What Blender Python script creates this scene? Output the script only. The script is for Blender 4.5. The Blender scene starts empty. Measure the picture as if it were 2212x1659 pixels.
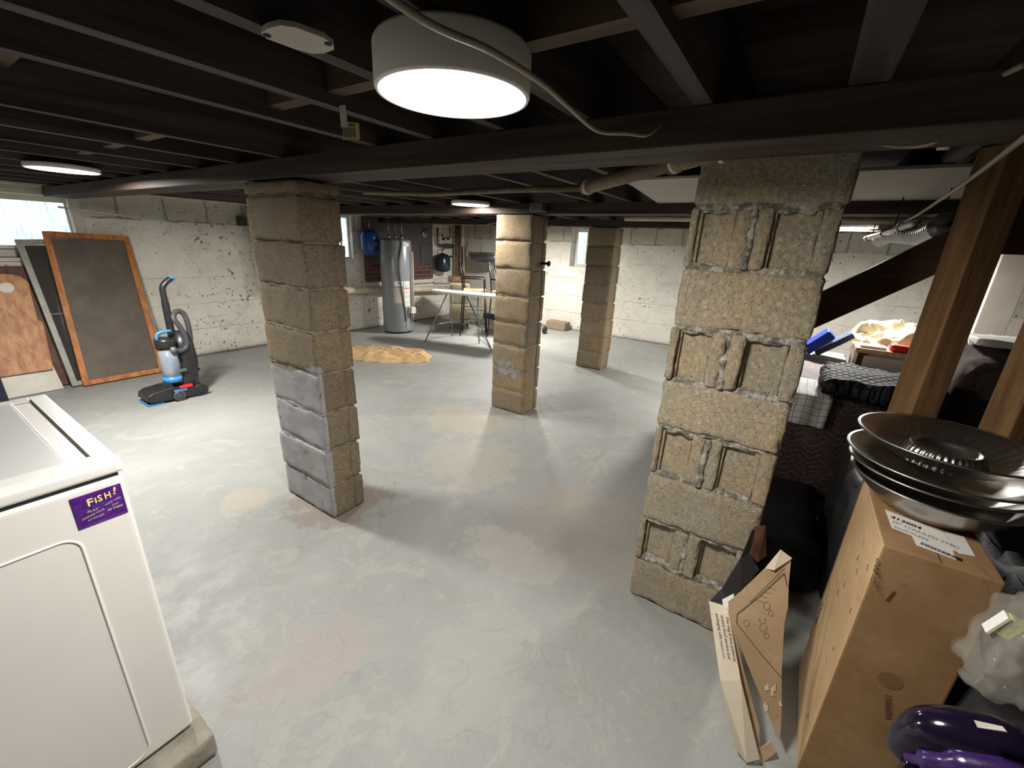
import bpy, bmesh, math, random
from mathutils import Vector, Matrix, noise
R = math.radians
S = bpy.context.scene
COL = S.collection

# ------------------------------------------------------------------ camera
F_PX, CX, CY = 909.81, 1106.0, 829.5
YAW, PIT, ROL = R(32.9645), R(18.4166), R(2.5828)
fw = Vector((math.cos(YAW)*math.cos(PIT), math.sin(YAW)*math.cos(PIT), -math.sin(PIT)))
r0 = Vector((math.sin(YAW), -math.cos(YAW), 0)); u0 = r0.cross(fw)
rt = r0*math.cos(ROL) + u0*math.sin(ROL); up = -r0*math.sin(ROL) + u0*math.cos(ROL)
EYE = Vector((0, 0, 1.55))
cd = bpy.data.cameras.new('camera'); cam = bpy.data.objects.new('camera', cd); COL.objects.link(cam)
cd.sensor_fit = 'HORIZONTAL'; cd.sensor_width = 36.0; cd.lens = F_PX*36.0/2212.0
cd.clip_start = 0.02; cd.clip_end = 60
m = Matrix((rt, up, -fw)).transposed().to_4x4(); m.translation = EYE
cam.matrix_world = m
S.camera = cam

def at(ax, v, px, py):
    """the point of the plane ax = v seen at a pixel of the photograph (used to survey the room)"""
    d = fw + rt*((px-CX)/F_PX) - up*((py-CY)/F_PX)
    i = 'xyz'.index(ax)
    return EYE + d*((v-EYE[i])/d[i])

# ------------------------------------------------------------------ world, exposure
W = bpy.data.worlds.new('world'); S.world = W; W.use_nodes = True
W.node_tree.nodes['Background'].inputs[0].default_value = (0.80, 0.90, 1.0, 1)
W.node_tree.nodes['Background'].inputs[1].default_value = 1.6
S.view_settings.view_transform = 'Standard'; S.view_settings.look = 'None'
S.view_settings.gamma = 1.0; S.view_settings.use_curve_mapping = False
S.view_settings.exposure = 0.5
LAMP_E = (150.0, 330.0, 75.0, 400.0, 360.0)   # radiance of each LED diffuser
LAMP_COL = (1.0, 0.965, 0.915)

# ------------------------------------------------------------------ materials
def srgb(r, g, b):
    f = lambda c: (c/255/12.92) if c/255 <= .04045 else ((c/255+.055)/1.055)**2.4
    return (f(r), f(g), f(b), 1)

class NT:
    def __init__(s, name):
        s.m = bpy.data.materials.new(name); s.m.use_nodes = True
        s.t = s.m.node_tree; s.n = s.t.nodes; s.b = s.n['Principled BSDF']; s.out = s.n['Material Output']
        g = s.n.new('ShaderNodeNewGeometry'); s.pos = g.outputs['Position']; s.nor = g.outputs['Normal']
    def lk(s, a, b): s.t.links.new(a, b)
    def setin(s, sock, v):
        if hasattr(v, 'is_output'): s.lk(v, sock)
        else: sock.default_value = v
    def noise(s, scale, detail=5, rough=.6, vec=None, dist=0):
        n = s.n.new('ShaderNodeTexNoise'); n.inputs['Scale'].default_value = scale
        n.inputs['Detail'].default_value = detail; n.inputs['Roughness'].default_value = rough
        n.inputs['Distortion'].default_value = dist
        s.lk(vec or s.pos, n.inputs['Vector']); return n.outputs['Fac']
    def voro(s, scale, feature='F1', vec=None, rnd=1):
        n = s.n.new('ShaderNodeTexVoronoi'); n.feature = feature; n.inputs['Scale'].default_value = scale
        n.inputs['Randomness'].default_value = rnd
        s.lk(vec or s.pos, n.inputs['Vector']); return n.outputs['Distance']
    def ramp(s, fac, a, b, lo=0.0, hi=1.0):
        n = s.n.new('ShaderNodeMapRange'); n.interpolation_type = 'SMOOTHSTEP'
        s.lk(fac, n.inputs[0]); n.inputs[1].default_value = a; n.inputs[2].default_value = b
        n.inputs[3].default_value = lo; n.inputs[4].default_value = hi; return n.outputs[0]
    def mix(s, fac, a, b, mode='MIX'):
        n = s.n.new('ShaderNodeMix'); n.data_type = 'RGBA'; n.blend_type = mode
        s.setin(n.inputs[0], fac); s.setin(n.inputs[6], a); s.setin(n.inputs[7], b); return n.outputs[2]
    def math(s, op, a, b=0.0, c=0.0):
        n = s.n.new('ShaderNodeMath'); n.operation = op
        s.setin(n.inputs[0], a); s.setin(n.inputs[1], b); s.setin(n.inputs[2], c); return n.outputs[0]
    def sep(s, vec=None):
        n = s.n.new('ShaderNodeSeparateXYZ'); s.lk(vec or s.pos, n.inputs[0]); return n.outputs
    def comb(s, x, y, z):
        n = s.n.new('ShaderNodeCombineXYZ'); s.setin(n.inputs[0], x); s.setin(n.inputs[1], y); s.setin(n.inputs[2], z); return n.outputs[0]
    def attr(s, name):
        n = s.n.new('ShaderNodeAttribute'); n.attribute_name = name; return n
    def bump(s, h, strength=.5, dist=.01, prev=None):
        n = s.n.new('ShaderNodeBump'); n.inputs['Strength'].default_value = strength; n.inputs['Distance'].default_value = dist
        s.lk(h, n.inputs['Height'])
        if prev: s.lk(prev, n.inputs['Normal'])
        return n.outputs[0]
    def fin(s, col, rough=.6, metal=0, normal=None, spec=None, alpha=None, trans=None):
        s.setin(s.b.inputs['Base Color'], col); s.setin(s.b.inputs['Roughness'], rough)
        s.b.inputs['Metallic'].default_value = metal
        if spec is not None: s.b.inputs['Specular IOR Level'].default_value = spec
        if normal is not None: s.lk(normal, s.b.inputs['Normal'])
        if alpha is not None: s.setin(s.b.inputs['Alpha'], alpha)
        if trans is not None: s.b.inputs['Transmission Weight'].default_value = trans
        return s.m

def plain(name, c, rough=.5, metal=0, var=.12, scale=18, bump=.15, bscale=60, **k):
    n = NT(name)
    f = n.ramp(n.noise(scale, 4), .3, .7)
    dk = tuple(x*(1-var) for x in c[:3])+(1,); lt = tuple(min(1, x*(1+var)) for x in c[:3])+(1,)
    col = n.mix(f, dk, lt)
    nm = n.bump(n.noise(bscale, 3), bump, .004) if bump else None
    return n.fin(col, rough, metal, nm, **k)

def m_floor():
    n = NT('painted_concrete_floor')
    p = n.sep()
    big = n.ramp(n.noise(.8, 5, .6, dist=.6), .38, .66)
    mid = n.ramp(n.noise(3.2, 8, .75, dist=1.4), .53, .60)
    mid2 = n.ramp(n.noise(6.5, 8, .78, dist=1.0), .56, .64)
    fine = n.ramp(n.noise(38, 6, .75), .35, .7)
    c = n.mix(big, srgb(140, 142, 138), srgb(150, 152, 148))
    c = n.mix(n.math('MULTIPLY', mid, .55), c, srgb(160, 157, 148))
    c = n.mix(n.math('MULTIPLY', mid2, .45), c, srgb(144, 136, 127))
    # scuffs: thin dark strokes
    vm = n.comb(n.math('MULTIPLY', p[0], 3.0), n.math('MULTIPLY', p[1], 1.2), 0.0)
    sc = n.ramp(n.noise(5.5, 10, .8, vec=vm, dist=2.2), .60, .68)
    c = n.mix(n.math('MULTIPLY', sc, .5), c, srgb(110, 105, 96))
    # bare patches and stains with a place of their own
    warp = n.noise(4.5, 6, .7)
    def patch(x, y, rx, ry, col, amt, prev, soft=.25):
        dx = n.math('DIVIDE', n.math('SUBTRACT', p[0], x), rx); dy = n.math('DIVIDE', n.math('SUBTRACT', p[1], y), ry)
        d = n.math('SQRT', n.math('ADD', n.math('MULTIPLY', dx, dx), n.math('MULTIPLY', dy, dy)))
        d = n.math('ADD', d, n.math('MULTIPLY', n.math('SUBTRACT', warp, .5), 2.6))
        return n.mix(n.ramp(d, 1.0, 1.0-soft, 0, amt), prev, col)
    c = patch(1.30, 2.10, .30, .34, srgb(129, 115, 103), .75, c)
    c = patch(.98, 2.52, .11, .18, srgb(160, 151, 136), .7, c, .3)
    c = patch(2.75, 2.30, .34, .42, srgb(163, 154, 138), .65, c, .15)
    c = patch(2.2, 1.75, .35, .4, srgb(163, 157, 144), .6, c, .2)
    c = patch(2.0, .75, .45, .5, srgb(151, 141, 129), .6, c, .15)
    c = patch(1.55, .95, .16, .30, srgb(162, 158, 150), .7, c, .2)
    c = patch(.62, 1.25, .3, .22, srgb(158, 144, 138), .5, c, .5)
    c = patch(.95, .75, .35, .25, srgb(157, 155, 148), .5, c, .4)
    c = patch(3.35, 2.1, .35, .35, srgb(129, 120, 108), .55, c)
    c = patch(5.2, 2.0, .35, .35, srgb(129, 120, 108), .5, c)
    c = patch(6.6, 5.6, 1.1, .7, srgb(103, 89, 76), .7, c, .6)
    # darker line where floor meets the walls
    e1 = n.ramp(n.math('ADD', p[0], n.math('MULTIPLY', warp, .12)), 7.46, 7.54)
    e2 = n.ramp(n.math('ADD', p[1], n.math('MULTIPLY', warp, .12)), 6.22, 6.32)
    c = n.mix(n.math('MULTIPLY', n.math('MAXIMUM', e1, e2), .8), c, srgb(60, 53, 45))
    # cracks
    vd = n.n.new('ShaderNodeVectorMath'); vd.operation = 'ADD'
    nz = n.n.new('ShaderNodeTexNoise'); nz.inputs['Scale'].default_value = 3.0; n.lk(n.pos, nz.inputs['Vector'])
    n.lk(n.pos, vd.inputs[0]); n.lk(nz.outputs['Color'], vd.inputs[1])
    cr = n.ramp(n.voro(.3, 'DISTANCE_TO_EDGE', vec=vd.outputs[0]), .0016, .0)
    c = n.mix(n.math('MULTIPLY', cr, .18), c, srgb(95, 89, 83))
    c = n.mix(n.math('MULTIPLY', fine, .10), c, srgb(182, 182, 177))
    h = n.math('ADD', n.noise(12, 8, .7), n.math('MULTIPLY', n.noise(70, 4), .35))
    nm = n.bump(h, .35, .006)
    rg = n.ramp(n.noise(5, 5, .7), .3, .7, .42, .62)
    return n.fin(c, rg, 0, nm, spec=.35)

def m_wall(name, axis, chips=.62, top=1.63):
    n = NT(name); p = n.sep(); a = p[0] if axis == 'x' else p[1]
    big = n.ramp(n.noise(1.1, 6, .65, dist=.5), .35, .7)
    c = n.mix(big, srgb(214, 209, 196), srgb(232, 229, 219))
    c = n.mix(n.ramp(n.noise(3.4, 8, .75, dist=1), .52, .68, 0, .55), c, srgb(182, 176, 160))
    # chips through the paint, denser in a diagonal band
    dens = n.ramp(n.noise(.9, 4, .6), .42, .62, 0, .05)
    ch = n.noise(24, 4, .55, dist=.8)
    ch = n.ramp(n.math('ADD', ch, dens), chips+.045, chips+.075)
    c = n.mix(n.math('MULTIPLY', ch, .8), c, srgb(84, 74, 60))
    # block course along the top
    wz = n.math('ADD', p[2], n.math('MULTIPLY', n.math('SUBTRACT', n.noise(7, 4), .5), .05))
    tp = n.ramp(wz, top-.01, top+.02)
    cell = n.math('FRACT', n.math('DIVIDE', n.math('ADD', a, n.math('MULTIPLY', n.noise(9, 3), .03)), .43))
    joint = n.math('MULTIPLY', tp, n.ramp(n.math('ABSOLUTE', n.math('SUBTRACT', cell, .5)), .46, .49))
    c = n.mix(n.math('MULTIPLY', tp, .5), c, srgb(158, 152, 140))
    c = n.mix(n.math('MULTIPLY', joint, .55), c, srgb(118, 112, 102))
    tl = n.ramp(n.math('ABSOLUTE', n.math('SUBTRACT', wz, top)), .018, .004)
    c = n.mix(n.math('MULTIPLY', tl, n.ramp(n.noise(6, 3), .4, .6, .2, .8)), c, srgb(120, 112, 98))
    # pour lines left by the form boards
    fl = n.math('FRACT', n.math('DIVIDE', wz, .325))
    ln = n.math('MULTIPLY', n.ramp(fl, .05, .0), n.math('SUBTRACT', 1.0, tp))
    c = n.mix(n.math('MULTIPLY', ln, n.ramp(n.noise(2.5, 4), .45, .65, 0, .5)), c, srgb(140, 132, 118))
    lo = n.ramp(n.math('ADD', p[2], n.math('MULTIPLY', n.noise(5, 5), .12)), .13, .02)
    c = n.mix(n.math('MULTIPLY', lo, .55), c, srgb(100, 90, 74))
    h = n.math('ADD', n.noise(9, 8, .7), n.math('MULTIPLY', n.noise(45, 4), .3))
    h = n.math('SUBTRACT', h, n.math('MULTIPLY', ch, .6))
    h = n.math('SUBTRACT', h, n.math('MULTIPLY', ln, .35))
    h = n.math('SUBTRACT', h, n.math('MULTIPLY', joint, .8))
    return n.fin(c, .75, 0, n.bump(h, .7, .02), spec=.2)

def m_block(name, paint=False, base=(156, 138, 112)):
    """rough cinder block; 'tone' = per-block colour, 'paint' = where the grey paint was brushed on, 'mort' = mortar"""
    n = NT(name); p = n.sep()
    t = n.attr('tone').outputs['Fac']
    r, g, b = base
    c = n.mix(t, srgb(r-28, g-26, b-22), srgb(r+24, g+18, b+8))
    c = n.mix(n.ramp(n.noise(5, 7, .7, dist=.6), .35, .68, 0, .75), c, srgb(r-12, g-6, b+4))
    c = n.mix(n.ramp(n.noise(9, 5, .6), .55, .72, 0, .5), c, srgb(r+30, g+14, b-14))
    grain = n.noise(95, 5, .8)
    c = n.mix(n.ramp(n.noise(3.1, 4, .6), .42, .62, 0, .6), c, srgb(r-6, g+2, b+10))
    c = n.mix(n.ramp(n.noise(55, 6, .85, dist=.8), .54, .63, 0, .75), c, srgb(r-62, g-60, b-56))
    c = n.mix(n.ramp(grain, .56, .68, 0, .75), c, srgb(r-76, g-72, b-66))
    c = n.mix(n.ramp(grain, .42, .30, 0, .45), c, srgb(r+44, g+42, b+34))
    mo = n.attr('mort').outputs['Fac']
    mm = n.mix(n.ramp(n.noise(22, 6, .7), .42, .6), srgb(140, 132, 118), srgb(218, 212, 200))
    c = n.mix(n.ramp(mo, .3, .7), c, mm)
    pa = n.attr('paint').outputs['Fac']
    pf = n.math('ADD', pa, n.math('MULTIPLY', n.math('SUBTRACT', n.noise(26, 5, .7), .5), .9))
    pf = n.ramp(pf, .46, .54)
    hole = n.ramp(n.noise(13, 3, .5, dist=1.2), .66, .68)
    pf = n.math('MULTIPLY', pf, n.math('SUBTRACT', 1.0, hole))
    pc = n.mix(n.ramp(n.noise(8, 4), .3, .7), srgb(150, 149, 151), srgb(168, 168, 170))
    c = n.mix(pf, c, pc)
    pit = n.ramp(n.voro(75), .02, .30)
    h = n.math('ADD', n.math('MULTIPLY', n.noise(55, 6, .85, dist=.8), -1.2), n.math('MULTIPLY', pit, .7))
    h = n.math('MULTIPLY', h, n.math('SUBTRACT', 1.0, n.math('MULTIPLY', pf, .75)))
    return n.fin(c, n.math('SUBTRACT', .95, n.math('MULTIPLY', pf, .45)), 0, n.bump(h, 1.0, .010), spec=.2)

def m_wood(name, dark, light, scale=1.0, rough=.6, axis=2, bump=.3):
    n = NT(name); p = n.sep()
    k = [14*scale, 14*scale, 14*scale]; k[axis] = 1.1*scale
    v = n.comb(n.math('MULTIPLY', p[0], k[0]), n.math('MULTIPLY', p[1], k[1]), n.math('MULTIPLY', p[2], k[2]))
    g = n.noise(1.6, 8, .6, vec=v, dist=.5)
    c = n.mix(n.ramp(g, .32, .68), dark, light)
    kn = n.ramp(n.voro(2.6*scale, vec=v), .13, .06)
    c = n.mix(n.math('MULTIPLY', kn, .6), c, tuple(x*.35 for x in dark[:3])+(1,))
    return n.fin(c, rough, 0, n.bump(g, bump, .004), spec=.3)

def m_emit(name, col, s):
    n = NT(name); e = n.n.new('ShaderNodeEmission'); e.inputs[0].default_value = col+(1,) if len(col) == 3 else col
    e.inputs[1].default_value = s; n.lk(e.outputs[0], n.out.inputs[0]); return n.m

M = {}
M['floor'] = m_floor()
M['wall_l'] = m_wall('white_painted_concrete_wall', 'x', .615)
M['wall_r'] = m_wall('white_painted_block_wall', 'y', .64)
M['block'] = m_block('cinder_block', base=(160, 142, 115))
M['block_near'] = m_block('lit_cinder_block', base=(196, 180, 152))  # paler copy of the block material; near lamp's light put into its colour
M['joist'] = m_wood('dark_joist_wood', srgb(50, 44, 43), srgb(84, 76, 74), .7, .75, 0)
M['girder'] = m_wood('dark_girder_wood', srgb(44, 35, 30), srgb(74, 62, 54), .7, .75, 1)
M['deck'] = m_wood('subfloor_boards', srgb(56, 44, 42), srgb(84, 68, 64), .6, .8, 1)
M['block_wood'] = m_wood('bridging_wood', srgb(72, 60, 48), srgb(98, 82, 64), .8, .7, 1)
M['post'] = m_wood('post_wood', srgb(104, 76, 48), srgb(148, 112, 74), .9, .6, 2)
M['stair'] = m_wood('stair_wood', srgb(58, 38, 24), srgb(84, 56, 36), .8, .5, 1)
M['orange_wood'] = m_wood('orange_varnished_wood', srgb(150, 92, 48), srgb(188, 124, 70), 1, .45, 2)
M['tan_wood'] = m_wood('tan_plywood', srgb(150, 100, 64), srgb(190, 140, 96), 1, .5, 2)
M['brown_wood'] = m_wood('dark_brown_door', srgb(70, 42, 28), srgb(98, 62, 42), 1, .5, 2)
M['chair_wood'] = m_wood('tan_seat_wood', srgb(188, 150, 106), srgb(222, 188, 146), 1, .5, 0)
M['washer'] = plain('white_enamel', srgb(238, 235, 228), .35, 0, .02, 3, .03, 200)
M['washer_lid'] = plain('pale_enamel', srgb(220, 220, 217), .3, 0, .02, 3, .02, 200)
M['black_plastic'] = plain('black_plastic', srgb(38, 38, 40), .35, 0, .2, 30, .1)
M['dark_grey'] = plain('dark_grey_plastic', srgb(66, 66, 68), .5, 0, .1)
M['black_metal'] = plain('black_metal', srgb(24, 24, 26), .4, .3, .2)
M['grey_metal'] = plain('grey_metal', srgb(130, 132, 134), .4, .7, .1)
M['galv'] = plain('galvanised_metal', srgb(120, 122, 124), .35, .8, .2, 9, .2, 12)
M['rust'] = plain('rusty_pipe', srgb(112, 88, 70), .8, .2, .4, 14, .5)
M['old_pipe'] = plain('painted_iron_pipe', srgb(112, 96, 78), .6, .1, .25, 12, .3)
M['white_pipe'] = plain('white_painted_pipe', srgb(206, 194, 172), .6, 0, .12, 8, .3, 25)
M['white_paint'] = plain('white_paint', srgb(205, 200, 188), .6, 0, .08, 6, .2)
M['drywall'] = plain('dull_white_drywall', srgb(176, 170, 160), .8, 0, .06, 4, .1)
M['cable'] = plain('cream_cable', srgb(150, 140, 126), .5, 0, .08)
M['pale_cord'] = plain('pale_cord', srgb(206, 190, 160), .7, 0, .1)
M['heater'] = plain('grey_enamel', srgb(140, 144, 150), .28, .15, .03, 3, .02)
M['paper'] = plain('white_paper', srgb(226, 222, 214), .7, 0, .04)
M['ink'] = plain('black_ink', srgb(34, 32, 34), .7, 0, 0, 10, 0)
M['faint_ink'] = plain('grey_ink', srgb(118, 112, 106), .7, 0, 0, 10, 0)
M['red'] = plain('red_plastic', srgb(206, 44, 40), .45, 0, .05)
M['blue_tank'] = plain('blue_enamel', srgb(30, 76, 150), .28, .1, .08)
M['lblue'] = plain('light_blue_plastic', srgb(60, 140, 205), .35, 0, .05)
M['black_tank'] = plain('black_enamel_tank', srgb(46, 50, 56), .25, .3, .15)
M['steel'] = plain('polished_steel', srgb(184, 181, 174), .34, 1.0, .08, 30, .05, 14)
M['rag'] = plain('tan_cloth', srgb(206, 172, 126), .95, 0, .12, 20, .4, 220)
M['lamp_white'] = plain('lamp_housing_white', srgb(236, 232, 226), .45, 0, .01, 5, 0)
M['yellow_paper'] = plain('yellow_label', srgb(210, 196, 140), .7, 0, .05)

def m_card(name, c, stain=.5):
    n = NT(name)
    col = n.mix(n.ramp(n.noise(4, 7, .7), .35, .7), srgb(*[x-12 for x in c]), srgb(*[x+8 for x in c]))
    p = n.sep(); v = n.comb(n.math('MULTIPLY', p[0], 2.0), n.math('MULTIPLY', p[1], 8.0), n.math('MULTIPLY', p[2], 6.0))
    col = n.mix(n.ramp(n.noise(3, 6, .7, vec=v, dist=1), .60, .72, 0, stain), col, srgb(*[max(0, x-58) for x in c]))
    return n.fin(col, .85, 0, n.bump(n.noise(14, 5), .2, .004), spec=.2)
M['card'] = m_card('brown_cardboard', (154, 122, 86))
M['card_lit_side'] = m_card('lit_scuffed_cardboard', (190, 160, 122), .6)  # same carton, paler: stronger light on this side put into the colour
M['card_white'] = m_card('white_faced_cardboard', (206, 194, 172), .4)
M['card_tan'] = m_card('torn_cardboard_back', (176, 150, 118), .5)

def m_comforter():
    n = NT('brown_embossed_comforter'); p = n.sep()
    u = n.math('ADD', n.math('MULTIPLY', p[1], 9.0), n.math('MULTIPLY', p[0], 9.0))
    rows = n.math('ADD', n.math('MULTIPLY', p[2], 26.0), n.math('MULTIPLY', n.math('SINE', n.math('MULTIPLY', u, 6.0)), .42))
    rows = n.math('ADD', rows, n.math('MULTIPLY', n.math('SUBTRACT', n.noise(6, 3), .5), 1.0))
    rows = n.math('ADD', rows, n.math('MULTIPLY', p[0], 14.0))
    w = n.math('PINGPONG', rows, .5)
    line = n.ramp(w, .07, .015)
    c = n.mix(n.ramp(n.noise(60, 4), .35, .65), srgb(66, 52, 52), srgb(94, 76, 74))
    c = n.mix(n.math('MULTIPLY', line, n.ramp(n.noise(9, 3), .35, .6, .3, .95)), c, srgb(186, 164, 152))
    h = n.math('ADD', n.math('MULTIPLY', line, .6), n.noise(70, 3))
    return n.fin(c, .7, 0, n.bump(h, .8, .01))
M['comforter'] = m_comforter()
def m_grid():
    n = NT('white_sheet_with_black_grid'); p = n.sep()
    def ln(s, k): return n.ramp(n.math('PINGPONG', n.math('MULTIPLY', s, k), .5), .05, .025)
    g = n.math('MAXIMUM', ln(n.math('ADD', p[1], n.math('MULTIPLY', n.noise(4, 2), .02)), 24.0), ln(n.math('ADD', n.math('ADD', p[2], p[0]), n.math('MULTIPLY', n.noise(4, 2), .02)), 24.0))
    c = n.mix(n.math('MULTIPLY', g, .8), srgb(226, 224, 222), srgb(50, 48, 52))
    return n.fin(c, .8, 0, n.bump(n.noise(7, 3), .3, .02))
M['grid'] = m_grid()
def m_quilt():
    n = NT('black_quilted_nylon'); p = n.sep()
    a = n.math('PINGPONG', n.math('MULTIPLY', n.math('ADD', p[0], p[1]), 17.0), .5)
    b = n.math('PINGPONG', n.math('MULTIPLY', n.math('SUBTRACT', p[0], p[1]), 17.0), .5)
    h = n.math('MULTIPLY', n.ramp(a, .0, .25), n.ramp(b, .0, .25))
    c = n.mix(n.ramp(h, .1, .6), srgb(10, 11, 13), srgb(26, 28, 32))
    return n.fin(c, .75, 0, n.bump(h, 1.0, .02))
M['quilt'] = m_quilt()
def m_brick():
    n = NT('dark_red_brick'); p = n.sep()
    v = n.comb(p[0], p[2], 0.0)
    br = n.n.new('ShaderNodeTexBrick'); n.lk(v, br.inputs['Vector'])
    br.inputs['Scale'].default_value = 1.0; br.inputs['Brick Width'].default_value = .21; br.inputs['Row Height'].default_value = .075
    br.inputs['Mortar Size'].default_value = .008; br.inputs['Color1'].default_value = srgb(78, 46, 40)
    br.inputs['Color2'].default_value = srgb(100, 60, 52); br.inputs['Mortar'].default_value = srgb(104, 94, 86)
    upper_grey = n.ramp(n.math('ADD', p[2], n.math('MULTIPLY', n.noise(4, 4), .3)), 1.15, 1.5, 0, .75)  # brick turns grey towards the top
    c = n.mix(upper_grey, br.outputs['Color'], srgb(78, 76, 78))
    return n.fin(c, .9, 0, n.bump(n.math('SUBTRACT', n.noise(30, 4), br.outputs['Fac']), .6, .01))
M['brick'] = m_brick()
def m_screen():
    n = NT('dusty_insect_screen')
    c = n.mix(n.ramp(n.noise(5, 4), .3, .7), srgb(84, 74, 64), srgb(102, 92, 80))
    return n.fin(c, .6, 0, None, alpha=.86)
M['screen'] = m_screen()
def m_glass(name, c, rough=.05, alpha=.35):
    n = NT(name); return n.fin(c, rough, 0, None, alpha=alpha, spec=.8)
M['glass'] = m_glass('dark_glass', srgb(70, 66, 62), .12, .72)
M['clear_cup'] = m_glass('clear_grey_plastic', srgb(160, 172, 186), .15, .55)
M['bag_film'] = m_glass('clear_plastic_film', srgb(190, 184, 172), .12, .24)
M['dark_bag'] = plain('black_bag_fabric', srgb(17, 17, 19), .6, 0, .3, 6, .5, 30)
M['purple'] = plain('clear_purple_plastic', srgb(48, 27, 76), .2, 0, .1)
M['purple_dark'] = plain('glossy_dark_purple', srgb(22, 16, 34), .1, 0, .15, 8, 0)
M['navy'] = plain('navy_fabric', srgb(26, 32, 54), .8, 0, .2)
M['cream_cloth'] = plain('cream_cloth', srgb(196, 186, 160), .9, 0, .12, 14, .5, 60)
M['green_cloth'] = plain('dark_green_cloth', srgb(42, 54, 52), .9, 0, .2, 14, .5, 60)
M['blue_box'] = plain('bright_blue_plastic', srgb(42, 66, 190), .4, 0, .05)
M['grey_tray'] = plain('smoky_plastic', srgb(84, 92, 112), .3, 0, .2)
M['brown_cloth'] = plain('dark_brown_fleece', srgb(64, 50, 48), .95, 0, .3, 30, .9, 90)
M['concrete'] = plain('bare_concrete', srgb(150, 144, 130), .9, 0, .2, 9, .8, 40)
M['sponge'] = plain('yellow_green_foam', srgb(206, 208, 120), .8, 0, .2, 30, .5)
def m_pane():
    n = NT('frosted_daylit_pane'); p = n.sep()
    v = n.comb(n.math('MULTIPLY', p[0], 9.0), n.math('MULTIPLY', p[1], 9.0), n.math('MULTIPLY', p[2], 1.6))
    g = n.ramp(n.noise(1.5, 7, .7, vec=v, dist=1.5), .35, .65)
    e = n.n.new('ShaderNodeEmission'); n.lk(n.mix(g, srgb(176, 196, 196), srgb(236, 246, 244)), e.inputs[0]); e.inputs[1].default_value = 1.15
    n.lk(e.outputs[0], n.out.inputs[0]); return n.m
M['pane'] = m_pane()
def m_fishfield():
    n = NT('purple_sticker'); p = n.sep()
    c = n.mix(n.ramp(n.noise(26, 3), .35, .65), srgb(62, 22, 112), srgb(92, 30, 132))
    return n.fin(c, .35)
M['sticker'] = m_fishfield()
M['fish_yellow'] = plain('pale_yellow_print', srgb(246, 234, 130), .5, 0, 0, 9, 0)
M['fish_grey'] = plain('grey_print', srgb(176, 166, 150), .5, 0, 0, 9, 0)
M['fish_blue'] = plain('blue_print', srgb(72, 78, 190), .5, 0, 0, 9, 0)
M['fish_pink'] = plain('mauve_print', srgb(126, 62, 142), .5, 0, 0, 9, 0)

# ------------------------------------------------------------------ object helpers
def tag(o, label=None, cat=None, group=None, kind=None):
    if label: o['label'] = label
    if cat: o['category'] = cat
    if group: o['group'] = group
    if kind: o['kind'] = kind
    return o
ORG = {}
def thing(name, label, cat, loc=(0, 0, 0), rz=0.0, group=None):
    o = bpy.data.objects.new(name, None); COL.objects.link(o); o.empty_display_size = .05
    o.location = loc; o.rotation_euler = (0, 0, rz); ORG[o.name] = Vector(loc)
    return tag(o, label, cat, group)
def copy_tree(o, parent=None):
    c = o.copy(); COL.objects.link(c); c.parent = parent
    for ch in list(o.children): copy_tree(ch, c)
    return c

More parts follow.
